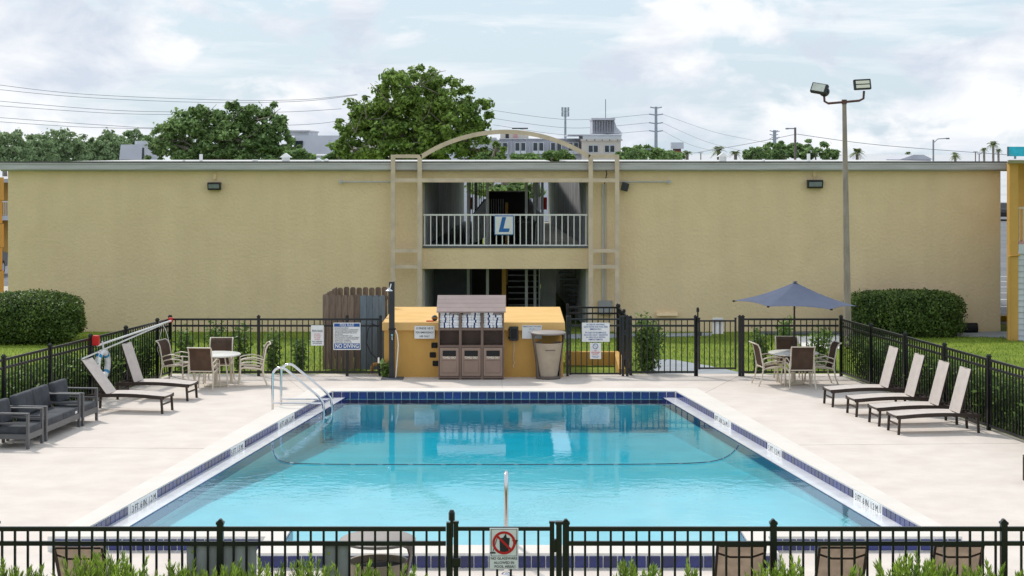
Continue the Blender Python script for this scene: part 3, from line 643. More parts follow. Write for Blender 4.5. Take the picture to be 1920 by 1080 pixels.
# set-back enclosure beside the yellow box
YE = 47.6; x0 = X(1064, YE)
fence('short black fence set back behind the small sign gate', (x0, YE), (X(1158, YE), YE), [0, X(1158, YE) - x0], z=-.05)
fence('short black fence running back beside the small sign gate', (X(1158, YE), YE - .06), (X(1183, YB), YB + .06), [.35, 1.9, 3.7], z=-.03)
def gate(label, xa, xb, y, z0, z1, n, group='black picket gates', rails2=False, rot=0, ww=.045):
    g_ = thing('picket_gate', label, 'gate', (xa, y, 0), rot, group); w_ = xb - xa
    for x in (0, w_): p = MB().box(x - ww / 2, x + ww / 2, -.022, .022, z0, z1 + .06).build('stile', 'black_metal', g_); MB().box(x - ww / 2 - .006, x + ww / 2 + .006, -.028, .028, z1 + .06, z1 + .08).build('stile_cap', 'black_metal', p)
    for zz in (z0 + .03, z1) + ((z1 - .155,) if rails2 else ()): MB().box(ww / 2, w_ - ww / 2, -.018, .018, zz - .02, zz + .02).build('rail', 'black_metal', g_)
    pm = MB().box(-.012, .012, -.012, .012, z0 + .03, z1 - .02).mesh('picket', 'black_metal')
    for k in range(1, n + 1): obj('picket', pm, g_, (w_ * k / (n + 1), 0, 0))
    return g_
g1 = gate('small black gate carrying the lightning sign beside the bin', X(1069, YB), X(1163, YB), YB, .03, FH - .02, 8, rails2=True)
g2 = gate('narrow black gate opening onto the lawn path', X(1311, YB), X(1379, YB), YB, .16, FH - .06, 6)
def latch_post(label, px, y, top):
    o = thing('latch_post', label, 'post', (X(px, y), y, 0), 0, 'gate latch posts')
    MB().box(-.034, .034, -.034, .034, 0, FH + .05).build('post', 'black_metal', o)
    MB().tube([(0.025, -.05, FH - .1), (0.025, -.05, top - .06)], .018, 8).tube([(.025, -.05, top - .13), (.025, -.05, top - .05), (.025, -.05, top - .02)], [.034, .034, .02], 8).build('latch_pull', 'black_metal', o)
    MB().bbox(0.02, .12, -.06, .03, FH - .42, FH - .32, .01).build('latch_box', 'black_metal', o)
latch_post('tall latch post of the lawn path gate', 1306, YB, 1.68)
MB_ = None
for px, lab in ((1064, 'black hinge post beside the tan litter bin'), (1168, 'black hinge post at the right of the small sign gate')):
    o = thing('gate_post', lab, 'post', (X(px, YB), YB - .01, 0), 0, 'gate posts'); MB().box(-.03, .03, -.034, .034, 0, FH + .03).build('post', 'black_metal', o); MB().box(-.038, .038, -.04, .04, FH + .03, FH + .06).build('post_cap', 'black_metal', o)
    for zz in (.4, 1.0): MB().box(.03, .07, -.02, .02, zz, zz + .1).build('hinge', 'black_metal', o)
# near fence and gate
def nx(px): return X(px, YF)
x0 = nx(-8); fence('near black fence left of the glassware gate', (x0, YF), (nx(836), YF), [0, nx(413) - x0], gap0=0)
x0 = nx(1061); fence('near black fence right of the glassware gate', (x0, YF), (nx(1975), YF), [0, nx(1450) - x0, nx(1882) - x0])
g3 = gate('near black gate carrying the no glassware sign', nx(855), nx(1035), YF, .06, FH - .02, 6, ww=.05)
latch_post('tall latch post of the near gate', 843, YF, FH + .21)
o = thing('gate_post', 'black hinge post at the right of the near gate', 'post', (nx(1048), YF, 0), 0, 'gate posts'); MB().box(-.03, .03, -.034, .034, 0, FH + .03).build('post', 'black_metal', o)
MB().box(-.04, .04, -.04, .04, FH + .03, FH + .06).build('post_cap', 'black_metal', o)
for zz in (.3, 1.12): MB().bbox(-.075, -.03, -.035, .035, zz, zz + .14, .008).build('hinge', 'black_metal', o)

# ================================================================== SIGNS
def sign(label, px0, px1, py0, py1, d, lines, border=None, group=None):
    x, z, w_, h_ = X((px0 + px1) / 2, d), Z((py0 + py1) / 2, d), (px1 - px0) * d / FPX, (py1 - py0) * d / FPX
    o = thing('sign', label, 'sign', (x, d, z), 0, group)
    MB().bbox(-w_ / 2, w_ / 2, -.008, .004, -h_ / 2, h_ / 2, .003, seg=1).build('panel', 'sign_white', o)
    if border: 
        b = .012
        for q in ((-w_ / 2 + b, w_ / 2 - b, h_ / 2 - 2 * b, h_ / 2 - b), (-w_ / 2 + b, w_ / 2 - b, -h_ / 2 + b, -h_ / 2 + 2 * b), (-w_ / 2 + b, -w_ / 2 + 2 * b, -h_ / 2 + 2 * b, h_ / 2 - 2 * b), (w_ / 2 - 2 * b, w_ / 2 - b, -h_ / 2 + 2 * b, h_ / 2 - 2 * b)):
            MB().box(q[0], q[1], -.011, -.009, q[2], q[3]).build('border', border, o)
    for body, fy, fs, m, fw in lines:                 # centre height, size (fractions of h), material, width fraction
        t_ = text(body, fs * h_ * 1.35, o, (0, -.0125, (.5 - fy) * h_), 0, m, 1, bold=fs * h_ * .012)
        wd = max(v.co.x for v in t_.data.vertices) - min(v.co.x for v in t_.data.vertices); t_.data.transform(Matrix.Diagonal((fw * w_ / wd, 1, 1, 1)))
    return o, w_, h_
sign('small white pool rules sign on the back fence', 583, 607, 610, 648, YB - .04, [('POOL RULES', .28, .11, 'ink', .8), ('NO DIVING', .43, .05, 'ink_red', .5), ('NO RUNNING', .52, .05, 'ink_red', .55), ('NO GLASS', .61, .05, 'ink_red', .5), ('NO PETS', .70, .05, 'ink_red', .45), ('ADULT SUPERVISION', .80, .06, 'ink', .8), ('NO EXCEPTIONS', .89, .06, 'ink', .7)])
o, w_, h_ = sign('large white and blue pool rules sign reading NO DIVING', 625, 676, 605, 656, YB - .045, [])
for z0, z1 in ((h_ * .35, h_ * .47), (-h_ * .46, -h_ * .26)): MB().box(-w_ * .47, w_ * .47, -.011, -.009, z0, z1).build('band', 'ink_blue', o)
def fit(o, body, size, z, m, wd, w0=0., bold=0.):
    t_ = text(body, size, o, (0, -.0125, z), 0, m, 1, bold=bold); xs_ = [v.co.x for v in t_.data.vertices]; t_.data.transform(Matrix.Diagonal((wd / (max(xs_) - min(xs_)), 1, 1, 1))); t_.location.x += w0; return t_
fit(o, 'POOL RULES', .095, h_ * .41, 'sign_white', w_ * .52, bold=.001); fit(o, 'NO DIVING', .135, -h_ * .36, 'sign_white', w_ * .86, bold=.003)
for k, b in enumerate(('SHOWER BEFORE ENTERING', 'NO GLASS OR ANIMALS IN THE FENCED POOL', 'AREA OR 50 FEET FROM UNFENCED POOL', 'NO FOOD OR BEVERAGES IN POOL OR ON', 'POOL WET DECK', 'MAXIMUM WATER TEMP. IS 104 F.', 'DO NOT USE THE POOL IF YOU ARE ILL WITH DIARRHEA', 'DO NOT SWALLOW THE WATER, IT IS RECIRCULATED', 'BATHING LOAD: 40 PERSONS', 'POOL HOURS: 7 AM TO 11 PM')):
    wd = w_ * (.5, .88, .84, .8, .3, .66, .9, .86, .58, .62)[k]; fit(o, b, .042, h_ * (.30 - k * .058), 'ink', wd, -w_ * .45 + wd / 2)
sign('worn cream sign about emergency use on the yellow box', 777, 815, 611, 635, 43.44, [('E PRESE VE S', .2, .16, 'ink', .8), ('FOR EMERGENCY', .52, .16, 'ink', .88), ('USE ONLY', .82, .15, 'ink', .5)])
sign('white notice partly behind the litter bin on the yellow box', 979, 1016, 610, 635, 43.44, [('EMERGENCY PHONE', .1, .08, 'ink', .9), ('CALL 911', .27, .07, 'ink', .3), ('ADDRESS', .5, .05, 'ink', .4)])
sign('white bilingual lightning warning sign on the small gate', 1091, 1143, 605, 641, YB - .04, [('IN CASE OF LIGHTNING,', .10, .085, 'ink_blue', .66), ('LEAVE WATER AND POOL AREA', .22, .085, 'ink_blue', .86), ('IMMEDIATELY.', .34, .085, 'ink_blue', .42), ('EN CASO DE RELAMPAGOS,', .52, .085, 'ink_blue', .76), ('SALGA DEL AGUA Y ABANDONE', .64, .085, 'ink_blue', .86), ('EL AREA DE LA PISCINA', .76, .085, 'ink_blue', .68), ('INMEDIATAMENTE.', .88, .085, 'ink_blue', .52)])
o, w_, h_ = sign('small white no lifeguard sign under the lightning sign', 1106, 1127, 643, 673, YB - .04, [('NO', .48, .09, 'ink_red', .2), ('LIFEGUARD', .6, .09, 'ink_red', .76), ('ON DUTY', .71, .09, 'ink_red', .55), ('SWIM AT YOUR', .83, .05, 'ink_blue', .7), ('OWN RISK', .9, .05, 'ink_blue', .5)])
MB().tube([(.06 * math.cos(a), -.011, h_ * .29 + .06 * math.sin(a)) for a in np.linspace(0, 2 * math.pi, 18)[:-1]], .007, 5, closed=True).bar((-.04, -.011, h_ * .29 + .04), (.04, -.011, h_ * .29 - .04), .012, .004).build('symbol', 'ink_blue', o)
sign('blank white sign back on the lawn path gate', 1336, 1356, 596, 626, YB + .04, [])
# glassware sign on the near gate
d = YF - .035
o, w_, h_ = sign('white no glassware sign with red prohibition ring on the near gate', 918, 972, 990, 1067, d, [('NO GLASSWARE', .735, .066, 'ink', .92), ('ALLOWED IN', .84, .066, 'ink', .70), ('POOL AREA', .935, .066, 'ink', .66)])
cz = h_ * .145; rr = w_ * .36
for q in ((-w_ * .45, w_ * .45, h_ * .47, h_ * .478), (-w_ * .45, w_ * .45, -h_ * .178, -h_ * .17), (-w_ * .45, -w_ * .435, -h_ * .17, h_ * .47), (w_ * .435, w_ * .45, -h_ * .17, h_ * .47)): MB().box(q[0], q[1], -.011, -.009, q[2], q[3]).build('border', 'ink', o)
MB().prism([(-.042, cz - .105), (.048, cz - .105), (.062, cz + .05), (.03, cz + .055), (.02, cz + .10), (-.01, cz + .055), (-.05, cz + .05)], 'y', -.0112, -.009).prism([(.085, cz + .03), (.15, cz + .03), (.128, cz - .015), (.12, cz - .03), (.112, cz - .015)], 'y', -.0112, -.009).bar((-.06, -.01, cz + .09), (-.12, -.01, cz - .1), .006, .003).prism([(-.15, cz - .115), (-.09, cz - .115), (-.09, cz - .1), (-.15, cz - .1)], 'y', -.0112, -.009).build('pictogram', 'ink', o)
g_ = [[((rr + s * .013) * math.cos(a), -.0135, cz + (rr + s * .013) * math.sin(a)) for s in (-1, 1)] for a in np.linspace(0, 2 * math.pi, 41)]
MB().sheet(g_).build('ring', 'ink_red', o)
q = rr * .707; MB().bar((-q, -.0133, cz + q), (q, -.0133, cz - q), .024, .002, up=(0, 1, 0)).add([], []).build('slash', 'ink_red', o, rot=(0, 0, 0))
MB().prism([(.10, -h_ * .46), (.125, -h_ * .46), (.125, -h_ * .39), (.10, -h_ * .39)], 'y', -.0112, -.009).build('corner_mark', 'siding_grey', o)
for px0, px1, py, lab in ((350, 481, 1014, 'wide weathered sign back behind the near fence'), (605, 655, 1017, 'narrow white sign back behind the near fence')):
    d = YF + .04; x, w_ = X((px0 + px1) / 2, d), (px1 - px0) * d / FPX; z1 = Z(py, d)
    o = thing('blank_sign', lab, 'sign', (x, d, z1 - .66)); MB().bbox(-w_ / 2, w_ / 2, -.006, .006, 0, .66, .004, seg=1).build('panel', 'sign_back_grey', o)
    for zz in (.12, .53): MB().box(-w_ / 2 + .05, -w_ / 2 + .08, -.012, -.007, zz, zz + .03).build('bolt', 'chrome', o)

# ================================================================== YELLOW UTILITY BOX AND WHAT STANDS BY IT
YX = 43.5; y_ = thing('utility_box', 'long yellow stucco utility box with flat lid behind the towel cabinet', 'utility box', (0, YX, 0))
xa, xb, zt = X(720, YX), X(1056, YX), Z(604, YX)
MB().box(xa, xb, .02, 4.2, 0, zt - .2).build('body', 'yellow', y_)
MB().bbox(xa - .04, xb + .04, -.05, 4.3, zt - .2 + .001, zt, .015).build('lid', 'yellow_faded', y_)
for py in (647.5, 665.5, 681.5):
    xx = X(814.5, YX) + (.0, -.04, .03)[(647.5, 665.5, 681.5).index(py)]; MB().bbox(xx - .075, xx + .075, -.012, .03, Z(py, YX) - .065, Z(py, YX) + .065, .02).build('vent', 'rubber', y_)
MB().box(X(1030, YX), X(1034, YX), -.06, -.03, zt - .33, zt - .2).build('hasp', 'brass', y_)
o = thing('low_wall', 'low yellow wall corner behind the small sign gate', 'wall', (0, 0, 0))
MB().box(X(1060, 46.4), X(1160, 46.4), 46.4, 46.6, -.06, Z(660, 46.4)).build('wall', 'yellow', o)
MB().add([(X(1152, 46.38), 46.38, -.06), (X(1164, 46.38), 46.38, -.06), (X(1172, 44.1), 44.1, -.06), (X(1160, 44.1), 44.1, -.06), (X(1152, 46.38), 46.38, Z(660, 46.4)), (X(1164, 46.38), 46.38, Z(660, 46.4)), (X(1172, 44.1), 44.1, .12), (X(1160, 44.1), 44.1, .12)], [(0, 3, 2, 1), (4, 5, 6, 7), (0, 1, 5, 4), (1, 2, 6, 5), (2, 3, 7, 6), (3, 0, 4, 7)]).build('side_wall', 'yellow', o)
# towel cabinet
YC = 43.0; c_ = thing('towel_cabinet', 'brown plastic towel cabinet with sloped roof and three bin doors', 'cabinet', (X(883.5, YC), YC, 0))
hw = 61.5 * YC / FPX; ze = Z(584, YC)
cw = 2 * hw / 3
MB().box(-hw, hw, .40, .44, .03, ze).build('back_panel', 'cabinet', c_)
for k in range(4): x = -hw + k * cw; MB().box(x - .03 if k else x, x + .03 if k < 3 else x, -.005, .40, 0, ze).build('side_panel', 'cabinet', c_)
for zz, nm in ((.03, 'floor'), (Z(649, YC) - .03, 'counter'), (Z(617, YC) - .03, 'shelf')): MB().box(-hw + .03, hw - .03, 0.002, .40, zz, zz + .05).build(nm, 'cabinet', c_)
for k in range(4):
    y0, y1 = -.10 + k * .16, -.10 + (k + 1) * .16 - .008; z0 = ze - .02 + k * .085; z1 = z0 + .081
    MB().add([(x, y, z) for x in (-hw - .04, hw + .04) for y, z in ((y0, z0), (y1, z1), (y1, z1 + .03), (y0, z0 + .03))], [(0, 1, 2, 3), (4, 7, 6, 5), (0, 4, 5, 1), (1, 5, 6, 2), (2, 6, 7, 3), (3, 7, 4, 0)]).build('roof_board', 'cabinet_roof', c_)
for s in (-1, 1): MB().prism([(-.06, ze), (.44, ze), (.44, ze + .27)], 'x', s * hw - .012, s * hw + .012).build('gable', 'cabinet', c_)
zd0, zd1 = .09, Z(652, YC)
for k in range(3):
    xc = -hw + cw * (k + .5); w_ = cw - .075
    dd = MB().box(xc - w_ / 2, xc + w_ / 2, -.02, .01, zd0, zd1).build('door', 'cabinet_door', c_)
    MB().bbox(xc - w_ * .36, xc + w_ * .36, -.024, -.012, zd1 - .20, zd1 - .065, .003, seg=1).build('slot', 'rubber', dd)
    for q in ((xc - w_ * .40, xc + w_ * .40, zd0 + .07, zd0 + .08), (xc - w_ * .40, xc + w_ * .40, zd1 - .30, zd1 - .29), (xc - w_ * .40, xc - w_ * .39, zd0 + .08, zd1 - .30), (xc + w_ * .39, xc + w_ * .40, zd0 + .08, zd1 - .30)): MB().box(q[0], q[1], -.026, -.0205, q[2], q[3]).build('moulding', 'cabinet', dd)
    t_ = text('TOWELS ONLY', .068, dd, (xc, -.0215, zd1 - .235), 0, 'letter_cream', bold=.003); xs_ = [v.co.x for v in t_.data.vertices]; t_.data.transform(Matrix.Diagonal((w_ * .72 / (max(xs_) - min(xs_)), 1, 1, 1)))
tw_me = MB().bbox(-.114, .114, 0, .32, 0, .0625, .017, seg=3).mesh('towel', 'towel', 60); st_me = MB().bbox(-.019, .019, -.004, .2, .001, .0635, .008).mesh('stripe', 'towel_stripe')
for k in range(3):
    xc = X(883.5, YC) - hw + cw * (k + .5)
    for r_ in range(6):
        for q in range(2):
            if r_ == 5 and (q + k) % 2: continue
            o = obj('towel', tw_me, None, (xc + (q - .5) * .228 + random.uniform(-.008, .008), YC + .03 + random.uniform(-.012, .03), Z(617, YC) + .021 + r_ * .0625), (0, 0, random.uniform(-.05, .05)))
            tag(o, 'folded white towel, %s of its pair, %s row up in the %s cabinet shelf' % (('left', 'right')[q], ('lowest', 'second', 'third', 'fourth', 'fifth', 'topmost')[r_], ('left', 'middle', 'right')[k]), 'towel', 'towels in the %s shelf' % ('left', 'middle', 'right')[k])
            obj('stripe', st_me, o, (random.uniform(-.022, .022) + (-.03 if q else .02), 0, 0))
# litter bins
def litter_bin(label, loc, rz):
    o = thing('litter_bin', label, 'bin', loc, rz, 'tan litter bins')
    MB().lathe([(.27, 0), (.30, .03), (.25, .07)], 24).build('base', 'can_brown', o, 40)
    MB().lathe([(.225, .06), (.335, .84), (.345, .86), (.315, .86), (.30, .80), (.30, .78)], 28).build('body', 'can_tan', o, 40)
    MB().lathe([(.30, .79), (.01, .80)], 24).build('liner', 'rubber', o)
    MB().lathe([(.36, 1.055), (.42, 1.075), (.425, 1.10), (.38, 1.125), (.20, 1.145), (.01, 1.15)], 32).build('lid', 'lid_taupe', o, 40)
    for s in (1, -1):
        g_ = [[(s * x * math.cos(a) , x * math.sin(a) * .95, z) for a in np.linspace(-wd, wd, 7)] for x, z, wd in ((.30, .02, .5), (.30, .3, .34), (.345, .7, .26), (.39, .95, .28), (.405, 1.03, .45), (.41, 1.075, .7))]
        MB().sheet(g_, .02, (s, 0, 0)).build('arm', 'can_brown', o, 40)
    MB().bbox(-.12, .12, -.325, -.30, .69, .705, .004, seg=1).build('slot_trim', 'can_brown', o)
    return o
lb = litter_bin('tan litter bin with domed taupe lid before the yellow box', G(1028, 709.5), R(8))
p = P(708, 1030, 20.1); dup(lb, (p.x, 20.15, 0), R(-4), 'tan litter bin half hidden behind the near fence')
# emergency phone
o = thing('phone_box', 'black emergency phone box with hanging cord on the yellow box', 'phone', (X(963.5, YX), YX + .02, Z(625, YX)))
MB().bbox(-.11, .11, -.13, 0, -.17, .17, .02).build('housing', 'dark_grey', o); MB().box(-.07, .07, -.136, -.131, -.12, .12).build('face', 'rubber', o)
for zz in (-.1, .1): MB().box(-.135, -.11, -.08, -.05, zz - .02, zz + .02).build('hinge', 'rubber', o)
MB().tube([(0, -.04, -.17), (.005, -.04, -.4), (-.01, -.04, -.62), (.02, -.045, -.72), (-.02, -.045, -.76), (0, -.045, -.82)], .007, 5).build('cord', 'rope_white', o)
# ball and toy on the lid
o = thing('toy_ball', 'small orange and teal ball lying on the yellow lid', 'ball', (X(815, 43.7), 43.75, zt + .075)); MB().lathe([(.002, -.075), (.05, -.056), (.075, 0), (.05, .056), (.002, .075)], 14).build('ball', 'ball_teal', o, 60); MB().lathe([(.076, -.012), (.079, 0), (.076, .02)], 14).build('band', 'ball_orange', o)
o = thing('toy_scrap', 'flat red toy lying beside the ball on the yellow lid', 'toy', (X(806, 43.6), 43.65, zt)); MB().bbox(-.09, .09, -.05, .05, 0, .025, .01).build('body', 'red', o)
# shower
YS = 43.2; o = thing('pool_shower', 'dark outdoor shower post with chrome head beside the yellow box', 'shower', (X(735.5, YS), YS, 0))
zt2 = Z(528, YS)
MB().bbox(-.075, .055, -.06, .06, .02, zt2, .01, Matrix.Shear('XY', 4, (0, 0)) if False else None).build('post', 'dark_grey', o)
MB().bbox(-.26, .27, -.22, .22, 0, .025, .01).build('base_plate', 'slate', o)
MB().tube([(-.01, -.06, zt2 - .06), (-.02, -.14, zt2 - .05), (-.03, -.20, zt2 - .10), (-.04, -.22, zt2 - .14)], .014, 8).build('arm', 'chrome', o, 40); MB().lathe([(.02, .03), (.035, 0), (.085, -.03), (.09, -.045)], 16, -.06, -.23).build('shower_head', 'chrome', o, 40); COL.objects[-1].location = (0, 0, zt2 - .16)
MB().tube([(0, -.06, 1.05), (0, -.10, 1.05)], .025, 8).tube([(0, -.10, 1.02), (0, -.10, .93)], .018, 8).build('valve', 'chrome', o); MB().box(-.085, .08, -.075, .065, 1.16, 1.2).build('clamp', 'rubber', o)
MB().tube([(.07, -.03, 1.17), (.12, -.03, 1.05), (.145, -.03, .8), (.12, -.03, .45), (.09, -.03, .1), (.08, -.03, .03)], .016, 8).build('hose', 'pvc', o, 40)
# wooden screen round the pump
YW = 44.75; o = thing('wooden_screen', 'dog-eared wooden fence screen with weathered and grey boards behind the shower', 'fence', (0, YW, 0))
xa, xb, zw = X(605, YW), X(722, YW), Z(553, YW); n = 10; bw = (xb - xa) / n
def board(w_, h_): return MB().prism([(-w_ / 2, .04), (w_ / 2, .04), (w_ / 2, h_ - .04), (w_ / 2 - .03, h_), (-w_ / 2 + .03, h_), (-w_ / 2, h_ - .04)], 'y', -.01, .01)
bo = board(bw - .008, zw).mesh('board', 'wood_old'); bgm = board(bw - .008, zw).mesh('board', 'wood_grey')
for k in range(n): obj('board', bo if k < 5.5 else bgm, o, (xa + bw * (k + .5), random.uniform(-.006, .006), random.uniform(-.015, .01)))
bk = 2.6
for k in range(9): obj('board', bo, o, (X(632, YW + bk) + .165 * (k + .5), bk, random.uniform(-.015, .01)))
for k in range(14): obj('board', bo, o, (xa + (X(632, YW + bk) - xa) * (k + .5) / 14, .08 + (bk - .1) * (k + .5) / 14, random.uniform(-.02, .01)), (0, 0, math.atan2(bk, X(632, YW + bk) - xa)))
for zz in (.35, 1.55): MB().box(xa, xb, .012, .05, zz, zz + .09).build('rail', 'wood_old', o); MB().box(X(632, YW + bk), X(632, YW + bk) + 1.5, bk - .05, bk - .012, zz, zz + .09).build('rail', 'wood_old', o)
o = thing('pump_pipe', 'orange pump pipe elbow at the foot of the wooden screen', 'pipe', (X(705, 44.2), 44.2, 0)); MB().tube([(-.1, 0, -.05), (-.1, 0, .16), (-.06, 0, .22), (.05, 0, .24), (.25, 0, .23)], .045, 10).build('pipe', 'brass', o, 40); MB().tube([(.18, 0, .12), (.18, 0, .34)], .03, 8).build('valve', 'red', o)
o = thing('garden_hose', 'thin dark hose looped over the fence end by the screen', 'hose', (X(700, YB), YB - .06, 0)); MB().tube([(.12, 0, 1.2), (.0, -.01, 1.26), (-.12, 0, 1.15), (-.16, 0, .8), (-.05, 0, .55), (.1, 0, .42), (.15, -.02, .3), (.14, -.03, .02)], .012, 6).build('tube', 'rubber', o, 40); MB().bbox(.11, .16, -.045, -.01, .32, .46, .006).build('nozzle', 'chrome', o)

# ================================================================== LAMP POST
YL = 52.0; o = thing('lamp_post', 'tall concrete lamp post with twin floodlights behind the right fence corner', 'lamp', (X(1590, YL), YL, -.2))
zt3 = Z(190, YL) + .2; lean = X(1583, YL) - X(1590, YL)
MB().tube([(0, 0, 0), (lean, 0, zt3)], [.115, .06], 10).build('pole', 'pole_concrete', o, 40)
s_ = YL / FPX
MB().tube([(lean, 0, zt3 - .08), (lean, 0, zt3 + .05)], .075, 8).tube([(lean, 0, zt3 - .02), (lean - 30 * s_, 0, zt3 - .06), (lean - 37 * s_, 0, zt3), (lean - 38 * s_, 0, zt3 + .22)], .034, 8).tube([(lean, 0, zt3 - .02), (lean + 28 * s_, 0, zt3 + .02), (lean + 36 * s_, 0, zt3 + .08), (lean + 37 * s_, 0, zt3 + .3)], .034, 8).build('bracket', 'rust_brown', o, 40)
h1 = MB().bbox(-.24, .24, -.07, .07, -.15, .15, .02).build('lamp_head', 'dark_grey', o, loc=(lean - 47 * s_, -.05, zt3 + .36), rot=(R(-25), R(10), R(-28)))
MB().tube([(.12, .04, -.02), (.12, .16, 0)], .15, 12).build('lamp_back', 'dark_grey', h1); MB().box(-.2, .17, -.078, -.071, -.11, .12).build('lens', 'lens', h1)
h2 = MB().bbox(-.25, .25, -.06, .06, -.15, .15, .02).build('lamp_head', 'dark_grey', o, loc=(lean + 33 * s_, -.05, zt3 + .48), rot=(R(-10), R(-3), R(6)))
for q in (-.07, .05): MB().box(-.2, .2, -.067, -.061, q - .04, q + .05).build('led_panel', 'led', h2)

# ================================================================== LOUNGERS
def lounger(label, loc, rz, ang, sling='sling_white', group='sun loungers'):
    o = thing('sun_lounger', label, 'lounger', loc, rz, group); Lg, hw = 1.56, .29; hx = 1.2
    sag = lambda x: .345 + .035 * math.sin(math.pi * min(1, max(0, x / Lg)))
    for s in (-1, 1):
        g_ = [[(x, s * hw + y, sag(x) + z) for y, z in ((-.018, -.05), (.018, -.05), (.018, .02), (-.018, .02), (-.018, -.05))] for x in np.linspace(-.05, Lg + .06, 12)]
        MB().sheet(g_).build('side_rail', 'brown_frame', o)
        for x in (0, Lg): MB().bar((x - .02 * (1 if x == 0 else -1), s * hw, 0), (x, s * hw, sag(x) - .03), .045, .035, up=(0, 1, 0)).build('leg', 'brown_frame', o)
    for x in (0, Lg): MB().box(x - .012, x + .012, -hw + .018, hw - .018, .17, .20).build('stretcher', 'brown_frame', o)
    for x in (-.045, Lg + .05): MB().box(x - .012, x + .012, -hw + .019, hw - .019, sag(x) - .03, sag(x) + .005).build('end_bar', 'brown_frame', o)
    g_ = [[(x, y, sag(x) + .024 - .03 * (1 - (y / hw) ** 2) * (1 if x > .02 else .6)) for y in np.linspace(-hw + .012, hw - .012, 9)] for x in np.linspace(-.04, hx, 12)]
    MB().sheet(g_, .006).build('seat_sling', sling, o, 60)
    ca, sa = math.cos(ang), math.sin(ang); bl = .88; hz = sag(hx) + .01
    bp = lambda t, y, q=0: (hx + t * bl * ca - q * sa, y, hz + t * bl * sa + q * ca)
    g_ = [[bp(t, y, -.012 * (1 - (y / hw) ** 2)) for y in np.linspace(-hw + .02, hw - .02, 7)] for t in np.linspace(0, 1, 8)]
    MB().sheet(g_, .006, (-sa, 0, ca)).build('back_sling', sling, o, 60)
    for s in (-1, 1): MB().bar(bp(0, s * (hw - .03), -.022), bp(1, s * (hw - .03), -.022), .03, .028, up=(0, 1, 0)).build('back_rail', 'brown_frame', o)
    MB().bar(bp(.985, -hw + .05, -.024), bp(.985, hw - .05, -.024), .025, .02).build('back_rail', 'brown_frame', o)
    MB().tube([bp(.86, -hw + .045, -.02), bp(.84, -.12, -.06), bp(.84, .12, -.06), bp(.86, hw - .045, -.02)], .012, 6).build('back_brace', 'brown_frame', o)
    for s in (-.6, .6): MB().tube([bp(.45, s * hw, -.03), (min(Lg - .02, hx + .33), s * hw, .33)], .011, 6).build('prop', 'brown_frame', o)
    MB().tube([(min(Lg - .02, hx + .33), -hw + .02, .33), (min(Lg - .02, hx + .33), hw - .02, .33)], .012, 6).build('prop_bar', 'brown_frame', o)
    return o
def place_l(label, near, far, ang, back, **k):
    a, b = G(*near), G(*far); m = (a + b) / 2; return lounger(label, (m.x, m.y, 0), ang, back, **k)
for lab, nr, fr2 in (('white sling lounger farthest along the right fence', (1564, 763), (1546, 757)), ('white sling lounger second from the far end at right', (1608, 782), (1590, 774)), ('white sling lounger third from the far end at right', (1651, 800), (1631, 791)), ('white sling lounger nearest the camera along the right fence', (1688, 815), (1666, 807))):
    place_l(lab, nr, fr2, R(8), R(75), group='white loungers at right')
place_l('white sling lounger with low back beside the grey sofas', (303, 776), (321, 769), R(170), R(52), group='white loungers at left')
place_l('white sling lounger with upright back before the left table', (351, 753), (366, 745), R(170), R(71), group='white loungers at left')
for px, lab, py, d in ((147, 'tan sling lounger back at the lower left behind the fence', 1022, 19.72), (1390, 'tan sling lounger back just right of the near gate', 1018, 19.72), (1581, 'tan sling lounger back in the middle of the near right three', 1021, 19.72), (1798, 'tan sling lounger back at the lower right corner', 1018, 19.72)):
    zt_ = Z(py, d); a = math.asin(min(.98, (zt_ - .385) / .88)); x = X(px, d)
    lounger(lab, (x, d + 1.2 + .88 * math.cos(a), 0), R(-90), a, 'sling_tan', 'tan loungers behind the near fence')
o = thing('side_table', 'dark table edge at the right edge of the frame', 'table', G(1939, 905)); MB().bbox(-.12, .4, -.25, .25, .38, .42, .01).build('top', 'brown_frame', o)
for x in (-.1, .38):
    for y in (-.22, .22): MB().box(x - .02, x + .02, y - .02, y + .02, 0, .38).build('leg', 'brown_frame', o)

# ================================================================== DINING SETS
def chair(label, loc, rz):                       # sits facing +x
    o = thing('sling_chair', label, 'chair', loc, rz, 'brown sling dining chairs'); hw = .265
    back = [(-.18, .40), (-.235, .55), (-.265, .72), (-.29, .86), (-.335, .95), (-.40, .985)]
    seat = [(.27, .425), (.22, .435), (.05, .415), (-.12, .40), (-.18, .405)]
    MB().sheet([[(x, y, z) for y in np.linspace(-hw + .02, hw - .02, 5)] for x, z in seat], .008).build('seat', 'sling_brown', o, 60)
    MB().sheet([[(x, y, z) for y in np.linspace(-hw + .02, hw - .02, 5)] for x, z in back], .008, (1, 0, 0)).build('backrest', 'sling_brown', o, 60)
    for s in (-1, 1):
        y = s * hw
        MB().tube([(x, y, z) for x, z in seat[:4] + back], .017, 7).build('side_rail', 'chair_beige', o, 50)
        MB().tube([(.285, s * .285, .63), (.29, s * .288, .42), (.30, s * .29, .2), (.335, s * .30, 0)], .018, 7).build('leg', 'chair_beige', o, 50)
        MB().tube([(-.235, s * .285, .60), (-.22, s * .288, .40), (-.25, s * .29, .2), (-.33, s * .30, 0)], .018, 7).build('leg', 'chair_beige', o, 50)
        for z0, z1 in ((.63, .65), (.54, .54), (.43, .41)): MB().tube([(.285, s * .285, z0), (.2, s * .297, z0 + .03), (0, s * .30, z1 + .035), (-.15, s * .295, z1), (-.24, s * .275, z1 - .04)], .014, 6).build('arm', 'chair_beige', o, 50)
    for x, z in ((.275, .40), (-.215, .43), (-.40, .98)): MB().tube([(x, -hw, z), (x, hw, z)], .015, 6).build('crossbar', 'chair_beige', o)
    return o
